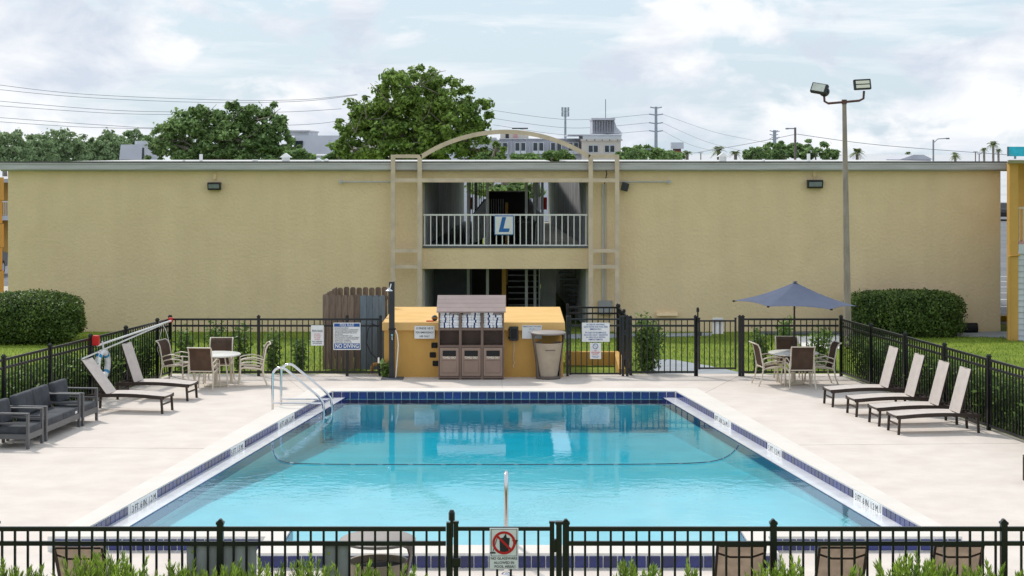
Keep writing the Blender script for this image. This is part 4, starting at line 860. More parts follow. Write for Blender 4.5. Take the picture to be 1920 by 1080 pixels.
def table(label, loc, hole=False):
    o = thing('round_table', label, 'table', loc, 0, 'round patio tables')
    MB().lathe([(.30, .69), (.56, .70), (.585, .715), (.585, .735), (.57, .745), (.02, .745)], 40).build('top', 'table_white', o, 40)
    MB().lathe([(.26, .0), (.28, .02), (.24, .03), (.07, .05), (.055, .06), (.05, .69)], 20).build('pedestal', 'chair_beige', o, 40)
    for k in range(4): a = R(45 + 90 * k); MB().tube([(.48 * math.cos(a), .48 * math.sin(a), 0), (.44 * math.cos(a), .44 * math.sin(a), .4), (.36 * math.cos(a), .36 * math.sin(a), .69)], .018, 6).build('leg', 'chair_beige', o, 40)
    return o
TL, TR = Vector((X(404, 41.9), 41.9, 0)), Vector((X(1487.5, 42.2), 42.2, 0))
table('round white patio table at left near the pool ladder', TL); table('round white patio table under the navy umbrella', TR)
ch = chair('brown sling chair before the left table with its back to the pool', (X(381, 41.25), 41.3, 0), R(84))
for lab, p, a in (('brown sling chair on the left of the left table', (X(331, 42.55), 42.5, 0), -14), ('brown sling chair behind the left table against the fence', (X(412, 42.75), 42.75, 0), -88), ('brown sling chair on the right of the left table', (X(474, 41.95), 41.95, 0), 190),
    ('brown sling chair before the umbrella table with its back to the pool', (X(1501, 41.45), 41.5, 0), 92), ('brown sling chair on the left of the umbrella table', (X(1442, 42.1), 42.1, 0), 8), ('brown sling chair on the right of the umbrella table', (X(1540, 42.1), 42.1, 0), 186), ('brown sling chair behind the umbrella table against the fence', (X(1478, 43.05), 43.05, 0), -92)):
    dup(ch, p, R(a), lab)
o = thing('patio_umbrella', 'open navy hexagonal umbrella over the right table', 'umbrella', (TR.x + .01, TR.y, 0))
MB().tube([(0, 0, .1), (.02, 0, 2.36)], .022, 8).build('pole', 'brown_frame', o)
Ru = 1.42; angs = [R(-4 - 60 * k) for k in range(6)]; tilt = -.055; ap = Vector((.03, 0, Z(529, 42.2)))
tips = [Vector((Ru * math.cos(a) + .03, Ru * math.sin(a), 1.875 + tilt * math.cos(a))) for a in angs]
for k in range(6):
    a, b = tips[k], tips[(k + 1) % 6]; g_ = []
    for i in range(9):
        t = i / 8; row = []
        for j in range(9):
            q = j / 8; p = ap.lerp(a.lerp(b, q), t); sag_ = .10 * math.sin(math.pi * q) * t; p = p - Vector((0, 0, .05 * math.sin(math.pi * t))) + Vector((0, 0, sag_ * .35)) - Vector(((a.x + b.x) / 2 - .03, (a.y + b.y) / 2, 0)) * (.03 * math.sin(math.pi * q) * t * t)
            row.append(p)
        g_.append(row)
    MB().sheet(g_, .004).build('canopy_panel', 'umbrella', o, 60)
    MB().tube([ap - Vector((0, 0, .03)), ap.lerp(a, .5) - Vector((0, 0, .075)), a - Vector((0, 0, .02))], .009, 5).build('rib', 'brown_frame', o)
    MB().bbox(a.x - .025, a.x + .025, a.y - .02, a.y + .02, a.z - .025, a.z + .012, .005).build('rib_tip', 'rubber', o)
MB().lathe([(.06, 0), (.045, .025), (.01, .035)], 10, .03, 0).build('finial', 'slate', o, loc=(0, 0, ap.z - .005))

# ================================================================== SOFA SET
def seat_unit(name, label, a, b, nc, cat):       # a near front leg, b far front leg (ground points)
    u = (b - a); w_ = u.length; rz = math.atan2(u.y, u.x); o = thing(name, label, cat, a, rz, 'grey patio seating at left')   # local x along the front, +y to the back
    D, AH = .74, .66; fr_ = .032
    for x in (.03, w_ - .03):
        for y in (0, D): MB().box(x - fr_, x + fr_, y - .022, y + .022, 0, AH - .03).build('leg', 'sofa_frame', o)
        MB().bbox(x - .04, x + .04, -.025, D + .03, AH - .03 + .001, AH, .006).build('armrest', 'sofa_frame', o)
        MB().box(x - .02, x + .02, .023, D - .023, .45, .48).build('arm_rail', 'sofa_frame', o)
        MB().box(x - .02, x + .02, .023, D - .023, .18, .27).build('side_rail', 'sofa_frame', o)
    MB().box(.063, w_ - .063, -.02, .02, .17, .28).build('front_rail', 'sofa_frame', o); MB().box(.063, w_ - .063, D - .02, D + .02, .17, .28).build('rear_rail', 'sofa_frame', o)
    MB().box(.063, w_ - .063, D - .015, D + .015, .50, .56).build('rear_rail', 'sofa_frame', o)
    MB().box(.06, w_ - .06, .021, D - .021, .20, .24).build('base', 'sofa_frame', o)
    cw_ = (w_ - .14) / nc
    for k in range(nc):
        x0_, x1_ = .07 + cw_ * k + .004, .07 + cw_ * (k + 1) - .004
        sc_ = MB().bbox(x0_, x1_, -.015, D - .14, .245, .405, .03, seg=3).build('seat_cushion', 'cushion', o, 50)
        MB().tube([(x0_ + .01, -.013, .39), (x1_ - .01, -.013, .39)], .006, 5).build('piping', 'cushion', sc_)
        m_ = Matrix.Translation((0, D - .10, .40)) @ Matrix.Rotation(R(-9), 4, 'X') @ Matrix.Translation((0, -(D - .10), -.40))
        MB().bbox(x0_, x1_, D - .21, D - .06, .40, .84, .045, m_, seg=3).build('back_cushion', 'cushion', o, 50)
    return o, w_
A_ = [G(182, 788), G(154, 799.5), G(149, 800.5), G(85, 828), G(79.5, 830.5), G(51, 843)]
seat_unit('armchair', 'grey cushioned armchair beside the low-backed lounger', A_[1], A_[0], 1, 'armchair')
o, w_ = seat_unit('loveseat', 'grey cushioned loveseat between two armchairs', A_[3], A_[2], 2, 'sofa')
MB().box(w_ - .28, w_ - .18, -.019, -.0155, .30, .345).build('care_label', 'sign_white', o)
seat_unit('armchair', 'grey cushioned armchair nearest the camera at the left edge', A_[5], A_[4], 1, 'armchair')

# ================================================================== POOL HARDWARE
lad = thing('pool_ladder', 'chrome pool ladder with two arched rails at the left edge', 'ladder', (0, 0, 0))
for d in (37.25, 37.85):
    xb_, xi = X(511 if d < 37.5 else 527, d), X(607 if d < 37.5 else 622, d) 
    pts = [(xb_, d, 0), (xb_, d, .70)] + [(xb_ + .17 - .17 * math.cos(a), d, .80 + .17 * math.sin(a)) for a in np.linspace(.3, math.pi * .72, 8)] + [(xi - .10, d, .37), (xi - .02, d, .26), (xi, d, .12), (xi, d, -.6)]
    MB().tube(pts, .026, 10).build('rail', 'chrome', lad, 60); MB().tube([(xb_, d, .24), (xi, d, .24)], .018, 8).build('cross_rail', 'chrome', lad); MB().lathe([(.05, 0.001), (.045, .012), (.03, .014)], 12, xb_, d).build('flange', 'chrome', lad)
for zz in (-.08, -.28, -.48): MB().bar((X(607, 37.25), 37.27, zz), (X(622, 37.85), 37.83, zz), .08, .03).build('rung', 'pvc', lad)
o = thing('grab_rail', 'single chrome grab rail over the pool steps at front', 'rail', (X(949, 23.2), 23.2, 0))
pts = [(0, 0, 0), (0, 0, 1.0)] + [(-.0, .14 - .14 * math.cos(a), 1.13 + .14 * math.sin(a)) for a in np.linspace(.2, 2.2, 8)] + [(-.005, 1.1, .35), (-.01, 1.25, .2), (-.01, 1.3, -.5)]
MB().tube(pts, .03, 10).build('rail', 'chrome', o, 60); MB().lathe([(.06, .001), (.05, .015), (.035, .02)], 12).build('flange', 'chrome', o)
o = thing('safety_rope', 'dark floating safety rope slung across the pool water', 'rope', (0, 0, 0))
kp = [(511, 834), (513, 848), (520, 860), (535, 866), (560, 869), (640, 870.5), (800, 871), (1000, 871), (1180, 870.5), (1290, 868.5), (1340, 864), (1366, 854), (1380, 841), (1385, 832)]
pts = [G(px, py, WAT + .012) for px, py in kp]; fine = []
for i in range(len(pts) - 1):
    p0, p1, p2, p3 = pts[max(0, i - 1)], pts[i], pts[i + 1], pts[min(len(pts) - 1, i + 2)]
    for t in np.linspace(0, 1, 7)[:-1]: fine.append(.5 * (2 * p1 + (p2 - p0) * t + (2 * p0 - 5 * p1 + 4 * p2 - p3) * t * t + (3 * p1 - p0 - 3 * p2 + p3) * t ** 3))
MB().tube(fine + [pts[-1]], .008, 6).build('line', 'rope_dark', o)
acc = 0
for i in range(1, len(fine)):
    acc += (fine[i] - fine[i - 1]).length
    if acc > .45:
        acc = 0; t = (fine[i] - fine[i - 1]).normalized(); MB().tube([fine[i] - t * .04, fine[i] + t * .04], .011, 6).build('float', 'steel_blue', o)
# life ring and rescue poles on the left fence
fn = Vector((FENCE_L[1][1] - FENCE_L[0][1], -(FENCE_L[1][0] - FENCE_L[0][0]), 0)).normalized()
if fn.x < 0: fn = -fn
fu = Vector((FENCE_L[1][0] - FENCE_L[0][0], FENCE_L[1][1] - FENCE_L[0][1], 0)).normalized()
def on_fl(px, py, off=.07):
    t = line_at(*FENCE_L, px); a, b = FENCE_L; q = Vector((a[0] + (b[0] - a[0]) * t, a[1] + (b[1] - a[1]) * t, 0)); return Vector((q.x, q.y, Z(py, q.y))) + fn * off
c = on_fl(181, 683, .14); o = thing('life_ring', 'white life ring with blue bands hanging on the left fence', 'life ring', c)
ring_pts = [fu * (.27 * math.cos(a)) + Vector((0, 0, .27 * math.sin(a))) for a in np.linspace(0, 2 * math.pi, 33)[:-1]]
MB().tube(ring_pts, .065, 10, closed=True).build('ring', 'white_paint', o, 60)
for a in (45, 135, 225, 315): MB().tube([fu * (.27 * math.cos(R(a + q))) + Vector((0, 0, .27 * math.sin(R(a + q)))) for q in (-8, 0, 8)], .068, 10).build('band', 'ring_blue', o)
MB().tube([fu * (.36 * math.cos(a)) + Vector((0, 0, .34 * math.sin(a))) + fn * .03 for a in np.linspace(0, 2 * math.pi, 25)[:-1]], .008, 5, closed=True).tube([fn * .02 + Vector((0, 0, .33)), fu * -.05 + fn * -.03 + Vector((0, 0, .5))], .02, 5).build('rope', 'rope_white', o)
for lab, a, b, r_ in (('long white rescue pole on red brackets along the left fence', (174, 648), (314, 601), .024), ('lower white rescue pole with hook loop along the left fence', (145, 673), (297, 608), .020)):
    pa, pb = on_fl(*a, .10), on_fl(*b, .10); o = thing('rescue_pole', lab, 'pole', pa, 0, 'rescue poles'); MB().tube([(0, 0, 0), pb - pa], r_, 8).build('shaft', 'pvc', o, 40)
    if r_ < .022: q = pb - pa; MB().tube([q, q + Vector((.1, -.05, -.15)), q + Vector((.2, -.1, -.5)), q + Vector((.05, -.15, -.95)), q + Vector((-.1, -.1, -.6)), q + Vector((-.02, 0, -.1))], .008, 5).build('hook_loop', 'pvc', o, 60)
for px, py, lab, w_ in ((172, 638, 'larger red bracket box on the left fence post', .09), (314, 600, 'small red bracket at the fence corner', .05)):
    p = on_fl(px, py, .08); o = thing('pole_bracket', lab, 'bracket', p, 0, 'red pole brackets'); MB().bbox(-w_, w_, -.05, .05, -w_ * 1.2, w_ * 1.2, .02).build('cap', 'red', o)

# ================================================================== PLANTS
def hedge(label, cx, cy, z0, rx_, ry_, h, n, power=3.2):
    o = thing('hedge', label, 'hedge', (cx, cy, z0), 0, 'clipped hedges')
    d = rdir(n); e_ = power; k = (np.abs(d[:, 0]) ** e_ + np.abs(d[:, 1]) ** e_ + np.abs(d[:, 2]) ** e_) ** (-1 / e_)
    q = d * k[:, None]; depth = 1 - .16 * rng.random(n) ** 2 + .04 * rng.normal(size=n); lump = 1 + .035 * np.sin(q[:, 0] * 7 + 1) * np.cos(q[:, 2] * 5 + q[:, 1] * 6)
    q = q * (depth * lump)[:, None]; cen = q * np.array([rx_, ry_, h / 2]) + np.array([0, 0, h / 2]); nrm = q / np.linalg.norm(q, axis=1)[:, None]
    keep = cen[:, 2] > .02; cen, nrm = cen[keep], nrm[keep]
    u, v = leaf_axes(len(cen), .042, .55, nrm, 1.1); quads('foliage', 'leaf_hedge', cen, u, v, o)
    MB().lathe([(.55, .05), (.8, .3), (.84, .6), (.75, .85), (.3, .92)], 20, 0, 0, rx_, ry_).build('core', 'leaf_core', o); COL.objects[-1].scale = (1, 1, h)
    for k in range(5): MB().tube([((k - 2) * rx_ * .3, 0, 0), ((k - 2) * rx_ * .34, .05, h * .6)], .03, 5).build('stem', 'twig', o)
hedge('big rounded clipped hedge on the lawn at the left edge', X(58, 53.4), 53.4, -.2, 92 * 53.4 / FPX, 1.15, 1.46, 26000)
hedge('boxy clipped hedge against the wall right of the lamp post', X(1697, 55.6), 55.6, -.24, 101 * 55.6 / FPX, .85, 1.36, 26000, 4.5)
def shrub(label, x, y, z0, r_, h, n, mat_='leaf_shrub', size=.045, name='shrub', group='shrubs along the fences', stems=5):
    o = thing(name, label, 'shrub', (x, y, z0), 0, group); cs = []; m = MB()
    for k in range(stems):
        a = 2 * math.pi * k / stems + random.random(); l_ = random.uniform(.35, 1); top = np.array([r_ * .8 * l_ * math.cos(a), r_ * .8 * l_ * math.sin(a), h * random.uniform(.7, 1)])
        m.tube([(0, 0, 0), tuple(top * np.array([.5, .5, .5])), tuple(top)], [.012, .009, .004], 5)
        kk = n // stems; t = .12 + .88 * rng.random(kk); cs.append(top[None] * t[:, None] * np.array([1, 1, 1]) + rng.normal(size=(kk, 3)) * np.array([r_ * .3, r_ * .3, h * .06]))
    m.build('stem', 'twig', o); cen = np.concatenate(cs); cen[:, 2] = np.abs(cen[:, 2]); u, v = leaf_axes(len(cen), size, .5, np.array([[0, -.3, .6]]), 1.0); quads('foliage', mat_, cen, u, v, o)
k = 0; sfl = math.hypot(*[FENCE_L[1][i] - FENCE_L[0][i] for i in (0, 1)])
ORD = 'first second third fourth fifth sixth seventh eighth ninth tenth eleventh twelfth thirteenth fourteenth fifteenth'.split()
side = [('left', FENCE_L, -1), ('right', FENCE_R, 1)]
for nm, L_, s in side:
    for i in range(15):
        q = at(L_, .5 + i * .85); shrub('leafy green shrub, %s from the back corner behind the %s side fence' % (ORD[i], nm), q[0] + s * .5, q[1], -.05, .48, random.uniform(.95, 1.2), 1500, size=.05, group='shrub row behind the %s fence' % nm, stems=7)
for px, py, h, r_, lab in ((345, 705, 1.25, .26, 'thin shrub just behind the left fence corner'), (405, 703, 1.3, .24, 'tall thin shrub behind the left table'), (452, 703, 1.3, .30, 'bushy thin shrub behind the right chair of the left table'), (512, 705, 1.15, .24, 'loose shrub behind the back fence left of the small rules sign'), (562, 704, 1.0, .22, 'low shrub behind the small rules sign'),
    (1214, 702, 1.42, .38, 'dense bright shrub behind the fence beside the small gate'), (1425, 702, 1.15, .24, 'sparse shrub left of the umbrella table behind the fence'), (1472, 676, 1.25, .28, 'sparse shrub seen behind the umbrella pole'), (1540, 690, 1.2, .32, 'sparse shrub behind the right chair of the umbrella table')):
    y = max(44.5, FPX * 5.45 / (py - HZ)); shrub(lab, X(px, y), y, ground_z(y), r_, h, 2600 if px == 1214 else 700, size=.05, group='young shrubs behind the back fence')
shrub('tuft of blades at the foot of the shower post', X(722, 43.45), 43.42, 0, .13, .42, 60, size=.09, name='grass_tuft', group='tufts')
# feathery shrubs in front of the near fence
def yew(label, x, y, top, r_, ns):
    o = thing('feathery_shrub', label, 'shrub', (x, y, -.05), 0, 'feathery shrubs in front of the near fence'); cen, U, V = [], [], []; m = MB()
    for k in range(ns):
        a = random.uniform(0, 6.28); rr_ = r_ * math.sqrt(random.random()); tz = top * random.uniform(.84, 1.0) - .25 * (rr_ / r_) ** 2 * random.random(); base = Vector((rr_ * math.cos(a) * .6, rr_ * math.sin(a) * .6, tz - .45)); tip = Vector((rr_ * math.cos(a) * 1.25 + random.uniform(-.07, .07), rr_ * math.sin(a), tz)); ax = (tip - base).normalized()
        m.tube([base, tip], [.006, .003], 4); nl = 70
        for j in range(nl):
            t = j / nl; p = base.lerp(tip, t); b_ = random.uniform(0, 6.28); side_ = Vector((math.cos(b_), math.sin(b_), 0)); dr_ = (side_ * (1 - .55 * t) + ax * (.35 + .9 * t)).normalized(); ln = random.uniform(.04, .07) * (1 - .3 * t)
            cen.append(p + dr_ * ln * .9); U.append(dr_ * ln); V.append(dr_.cross(Vector((random.random(), random.random(), 1))).normalized() * .0085)
    for k in range(6): m.tube([(0, 0, 0), (random.uniform(-1, 1) * r_ * .7, random.uniform(-1, 1) * r_ * .7, top - .4)], [.014, .006], 5)
    m.build('stem', 'twig', o); quads('foliage', 'leaf_yew', np.array(cen), np.array(U), np.array(V) * 1.6, o)
for i, (px, py, r_, ns) in enumerate(((8, 1052, .16, 14), (52, 1058, .15, 10), (172, 1040, .26, 26), (232, 1046, .18, 16), (300, 1062, .18, 12), (350, 1056, .2, 18), (420, 1054, .2, 20), (490, 1052, .16, 14), (575, 1042, .12, 9), (610, 1066, .14, 8), (668, 1052, .12, 8), (742, 1056, .16, 14), (1186, 1052, .16, 14), (1228, 1060, .12, 8), (1295, 1054, .1, 7), (1435, 1054, .13, 9), (1480, 1044, .14, 12), (1600, 1062, .16, 10), (1690, 1042, .18, 14), (1742, 1048, .26, 26), (1800, 1060, .14, 9), (1852, 1048, .13, 9), (1905, 1062, .12, 8))):
    d = 18.7 + (i % 3) * .12; top = Z(py, d) + .06; ns = int(ns * 1.8); r_ *= 1.35
    where = ('leftmost, at the frame corner', 'second from the left corner', 'big one before the left lounger back', 'right of the left lounger back', 'before the left half of the wide sign back', 'left of the post below the wide sign back', 'just right of the near left post', 'below the right edge of the wide sign back', 'tall sprig between the two sign backs', 'low sprig left of the narrow sign back', 'right of the narrow sign back', 'before the hidden litter bin', 'first right of the near gate', 'second right of the near gate', 'sprig before the lounger right of the gate', 'left of the near right post', 'tall one right of the near right post', 'before the middle tan lounger', 'tall one right of the middle tan lounger', 'big one left of the last tan lounger', 'low one before the last tan lounger', 'yellowish one left of the last post', 'rightmost, at the frame corner')[i]
    yew('feathery green shrub ' + where, X(px, d), d, top, r_, ns)
tag(MB().box(-14, 14, 17.9, 19.14, -.06, -.012).build('planting_bed', 'mulch'), kind='structure')
# grass blades on the lawns
n = 90000; gx = rng.uniform(-17, 18, n); gy = rng.uniform(33, 56.8, n); inside = (gx > np.interp(gy, [18.4, 43.7], [FENCE_L[1][0], FENCE_L[0][0]]) - .3) & (gx < np.interp(gy, [17.6, 43.7], [FENCE_R[1][0], FENCE_R[0][0]]) + .3) & (gy < 44.4)
pv = (gx > 4.0) & (gx < 8.6) & (gy < 54.5) & (gy > 43) & False
def inpoly(px_, py_, poly):
    r_ = np.zeros(len(px_), bool); j = len(poly) - 1
    for i in range(len(poly)):
        (xi, yi), (xj, yj) = poly[i], poly[j]; c = ((yi > py_) != (yj > py_)) & (px_ < (xj - xi) * (py_ - yi) / (yj - yi + 1e-12) + xi); r_ ^= c; j = i
    return r_
bad = inside
for poly in ([GP(1225, 676), GP(1260, 676), GP(1330, 688), GP(1415, 706), GP(1310, 706.5), GP(1215, 706.5)], [GP(1060, 628), GP(1335, 625), GP(1335, 630), GP(1190, 634), GP(1060, 636)], [GP(1490, 632), GP(1580, 630), GP(1580, 655), GP(1505, 652)], [GP(1570, 624.5), GP(1990, 622), GP(1990, 655), GP(1880, 633), GP(1745, 630), GP(1570, 631)], [(-3.2, 43), (1.4, 43), (3.2, 43.4), (3.1, 47.8), (-3.2, 48)]): bad = bad | inpoly(gx, gy, poly)
gx, gy = gx[~bad], gy[~bad]; gz = np.array([ground_z(y) for y in gy]); n = len(gx); cen = np.stack([gx, gy, gz + .025], 1)
u = np.stack([rng.normal(size=n) * .012, rng.normal(size=n) * .012, .022 + .026 * rng.random(n)], 1); v = np.stack([np.full(n, .011), rng.normal(size=n) * .01, np.zeros(n)], 1)
tag(quads('lawn_grass', 'blade', cen, u, v), 'short green grass on the lawns outside the pool fence', 'grass', kind='stuff')

# ================================================================== BACKGROUND TREES
def tree(name, label, px, d, base_z, lobes, n, mat_, size, group, trunk=.3, limbs=True, sticks=0):
    x0_ = X(px, d); o = thing(name, label, 'tree', (x0_, d, base_z), 0, group); cs, ns_ = [], []; s = d / FPX; tot = sum(l[2] * l[3] for l in lobes); m = MB()
    ct = np.array([0, 0, Z(300, d) - base_z]); m.tube([(0, 0, 0), (.1, 0, ct[2] * .5), (0, 0, ct[2])], [trunk * 1.3, trunk, trunk * .7], 8)
    for (lx_, ly_, rx_, rz_) in lobes:                # px offsets and radii in photo pixels
        c = np.array([X(lx_, d) - x0_, random.uniform(-1, 1) * rx_ * s * .5, Z(ly_, d) - base_z]); k = int(n * rx_ * rz_ / tot); R3 = np.array([rx_ * s, rx_ * s * .9, rz_ * s])
        m.tube([tuple(ct * .9), tuple((ct + c) / 2 + rng.normal(size=3) * .3), tuple(c)], [trunk * .55, trunk * .3, trunk * .1], 6)
        sub = max(10, k // 75); sc_ = rdir(sub) * (.35 + .78 * rng.random(sub) ** .6)[:, None]; rs = .10 + .20 * rng.random(sub)
        idx = rng.integers(0, sub, k); dd = rdir(k); rad = rng.random(k) ** .5 * (1 + .5 * (rng.random(k) < .12))
        q = sc_[idx] + dd * (rs[idx] * rad)[:, None]; cs.append(c + q * R3); ns_.append(dd)
        for j in range(3): e_ = c + (sc_[j] * R3); m.tube([tuple(c), tuple((c + e_) / 2 + rng.normal(size=3) * .1), tuple(e_)], [trunk * .12, trunk * .07, trunk * .03], 5)
    for j in range(sticks):
        l_ = lobes[j % len(lobes)]; c = np.array([X(l_[0], d) - x0_, -.5 * l_[2] * s, Z(l_[1], d) - base_z]); e_ = c + np.array([random.uniform(-1, 1) * l_[2] * s * 1.15, -l_[2] * s * .5, random.uniform(.3, 1.25) * l_[3] * s]); m.tube([tuple(c), tuple((c + e_) / 2 + rng.normal(size=3) * .15), tuple(e_)], [.05, .03, .012], 4)
    m.build('trunk', 'bark', o, 60); cen = np.concatenate(cs); nn = np.concatenate(ns_) * .7 + np.array([0, 0, .5]); u, v = leaf_axes(len(cen), size, .6, nn, .9); quads('crown', mat_, cen, u, v, o)
tree('oak_tree', 'large spreading oak rising behind the left of the arch', 775, 100, GB, [(780, 165, 55, 42), (830, 180, 48, 36), (735, 205, 55, 42), (690, 225, 48, 40), (668, 250, 48, 34), (720, 262, 55, 42), (780, 240, 70, 60), (840, 240, 60, 48), (885, 215, 38, 32), (870, 265, 45, 30), (905, 290, 26, 16), (665, 282, 30, 20), (770, 290, 60, 24), (930, 285, 22, 20)], 47000, 'leaf_oak', .12, 'trees behind the motel', .45, sticks=26)
tree('oak_tree', 'broad dark tree left of the large oak', 410, 115, GB, [(370, 235, 42, 34), (350, 265, 55, 36), (310, 280, 38, 24), (300, 265, 22, 14), (435, 230, 42, 32), (485, 225, 42, 34), (510, 255, 38, 34), (450, 265, 60, 40), (400, 285, 60, 30), (490, 290, 50, 26), (540, 290, 26, 18)], 38000, 'leaf_dark', .125, 'trees behind the motel', .4, sticks=14)
for i, (px, py, rx_, rz_, lab) in enumerate(((8, 272, 40, 26, 'pale tree at the left edge of the far treeline'), (60, 282, 34, 22, 'low tree between the edge and the rounded tree in the treeline'), (105, 268, 46, 26, 'rounded darker tree in the far left treeline'), (165, 282, 34, 24, 'thin tree right of the rounded tree in the treeline'), (205, 276, 36, 28, 'tall pale tree in the treeline beside the grey roof'), (255, 272, 36, 24, 'tree in the treeline behind the grey roof'))):
    tree('treeline_tree', lab, px, 190 + 8 * i, GB, [(px, py, rx_, rz_), (px - rx_ * .7, py + 16, rx_ * .8, rz_ * .8), (px + rx_ * .7, py + 14, rx_ * .8, rz_ * .8)], 9000, 'leaf_far', .2, 'far left treeline', .3)
for i, (px, py, rx_, rz_, d, lab) in enumerate(((1185, 291, 32, 12, 130, 'low bush behind the roof right of the arch'), (1215, 286, 32, 14, 135, 'rounded bush under the small street lamp'), (1250, 292, 28, 10, 140, 'low bush right of the pylon foot'), (1420, 288, 24, 13, 160, 'small tree left of the wooden lamp pole'), (1460, 282, 36, 16, 165, 'tree behind the wooden lamp pole'), (1530, 282, 40, 18, 160, 'rounded tree left of the concrete lamp post'), (560, 293, 26, 10, 110, 'low bush right of the broad dark tree'), (640, 292, 28, 12, 105, 'low bush at the left foot of the large oak'), (1045, 292, 22, 9, 100, 'small leafy bush before the grey hotel'), (985, 297, 26, 6, 95, 'sprawling bush tips over the roof under the arch'), (915, 296, 22, 8, 96, 'bush under the left part of the arch'), (945, 356, 60, 15, 86, 'green tree glimpsed through the top of the stairwell'))):
    tree('roadside_bush', lab, px, d, GB, [(px, py, rx_, rz_), (px + rx_ * .6, py + 5, rx_ * .7, rz_ * .7), (px - rx_ * .5, py + 4, rx_ * .7, rz_ * .7)], 3800, 'leaf_dark', .17, 'bushes beyond the motel roof', .2)
def palm(label, px, py, d, r_px):
    s = d / FPX; z = Z(py, d); o = thing('palm_tree', label, 'tree', (X(px, d), d, GB), 0, 'palms beyond the road'); h = z - GB; r_ = r_px * s
    MB().tube([(0, 0, 0), (.05, 0, h * .5), (0, 0, h)], [.2, .16, .15], 8).build('trunk', 'bark', o); cen, U, V = [], [], []
    for k in range(26):
        a = 2 * math.pi * k / 26 + random.random() * .3; el = random.uniform(-.5, 1.2); d0 = Vector((math.cos(a) * math.cos(el), math.sin(a) * math.cos(el), math.sin(el)))
        for j in range(12):
            t = (j + .6) / 12; p = d0 * (r_ * t) + Vector((0, 0, h - r_ * .5 * t * t)); tn = (d0 - Vector((0, 0, t))).normalized(); sd_ = tn.cross(Vector((0, 0, 1))).normalized()
            for q in (-1, 1): dr_ = (sd_ * q + tn * .6 - Vector((0, 0, .35))).normalized() * r_ * .22 * (1.1 - .6 * t); cen.append(p + dr_ * .8); U.append(dr_); V.append(tn * r_ * .035)
    quads('crown', 'leaf_palm', np.array(cen), np.array(U), np.array(V) * 1.6, o)
for px, py, d, r_, lab in ((1288, 287, 170, 13, 'palm right of the white rooftop unit'), (1347, 281, 170, 17, 'full palm left of the white roof vent'), (1379, 287, 175, 14, 'palm right of the white roof vent'), (1410, 288, 180, 11, 'small palm beside the tree left of the wooden pole'), (1563, 288, 190, 11, 'palm left of the concrete lamp post'), (1607, 285, 185, 17, 'palm just right of the concrete lamp post'), (1703, 288, 220, 9, 'small palm far right before the low roof'), (1791, 290, 210, 12, 'squat palm under the curved street lamp'), (1845, 280, 240, 9, 'left small palm of the tall far right group'), (1862, 270, 240, 14, 'tallest palm of the far right group'), (1872, 282, 240, 9, 'right small palm of the far right group')): palm(lab, px, py, d, r_)

# ================================================================== BACKGROUND BUILDINGS AND POLES
def hotel(label, d, specs, name='hotel_block'):
    o = thing(name, label, 'building', (0, d, GB)); return o
d = 150.; o = hotel('grey-roofed white hotel block seen under the arch', d, None)
def hx_(px): return X(px, 150.)
def hz(py): return Z(py, 150.) - GB
MB().box(hx_(800), hx_(1096), 0, 14, 0, hz(292)).build('wall', 'hotel_white', o)
MB().box(hx_(790), hx_(938), .3, 13, hz(292), hz(262)).build('wall', 'hotel_white', o)
MB().box(hx_(785), hx_(930), -.3, 13.5, hz(262), hz(258)).build('eave', 'hotel_roof', o)
rf2 = MB().prism([(-.5, hz(292)), (13.6, hz(292)), (13.2, hz(261)), (-.05, hz(261))], 'x', hx_(938), hx_(1092)).build('roof', 'hotel_roof', o)
for k in range(56): x = hx_(938.5) + (hx_(1091.5) - hx_(938.5)) * k / 55; MB().add([(x - .02, -.52, hz(292)), (x + .02, -.52, hz(292)), (x + .02, -.07, hz(261)), (x - .02, -.07, hz(261)), (x, -.58, hz(292)), (x, -.13, hz(261))], [(0, 4, 5, 3), (4, 1, 2, 5), (0, 1, 4), (3, 5, 2)]).build('roof_seam', 'hotel_roof', rf2)
MB().box(hx_(936), hx_(1094), -.2, 13.5, hz(261), hz(259.5)).build('eave', 'hotel_white', o)
for k, px in enumerate((935.5, 947, 970, 981, 1003.5, 1014.5, 1036.5, 1048, 1069, 1079.5)):
    f_ = MB().box(hx_(px) - .22, hx_(px) + .22, -.75, .3, hz(288.5), hz(267)).build('window', 'hotel_white', o); MB().box(hx_(px) - .165, hx_(px) + .165, -.76, -.7, hz(282.5), hz(268)).build('pane', 'glass_dark', f_)
for px in (832, 842, 866, 874, 972, 979, 1005, 1013, 1040, 1047, 1071, 1077): f_ = MB().box(hx_(px) - .15, hx_(px) + .15, -.03, .05, hz(302), hz(296.5)).build('window', 'glass_dark', o)
d = 148.; c = hotel('cream hotel corner tower with grey louvred mansard top', d, None, 'hotel_tower'); c.location.y = 148
def t_x(px): return X(px, 148.)
def t_z(py): return Z(py, 148.) - GB
MB().box(t_x(1091), t_x(1164), 0, 9, 0, t_z(264)).build('wall', 'hotel_cream', c)
MB().box(t_x(1089), t_x(1167), -.15, 9.2, t_z(264), t_z(261)).build('cornice', 'hotel_cream', c)
MB().box(t_x(1093), t_x(1165), -.1, 9.2, t_z(261), t_z(254)).build('parapet', 'hotel_white', c); MB().box(t_x(1065), t_x(1166), -.2, 9.3, t_z(254), t_z(252)).build('parapet_cap', 'hotel_roof', c)
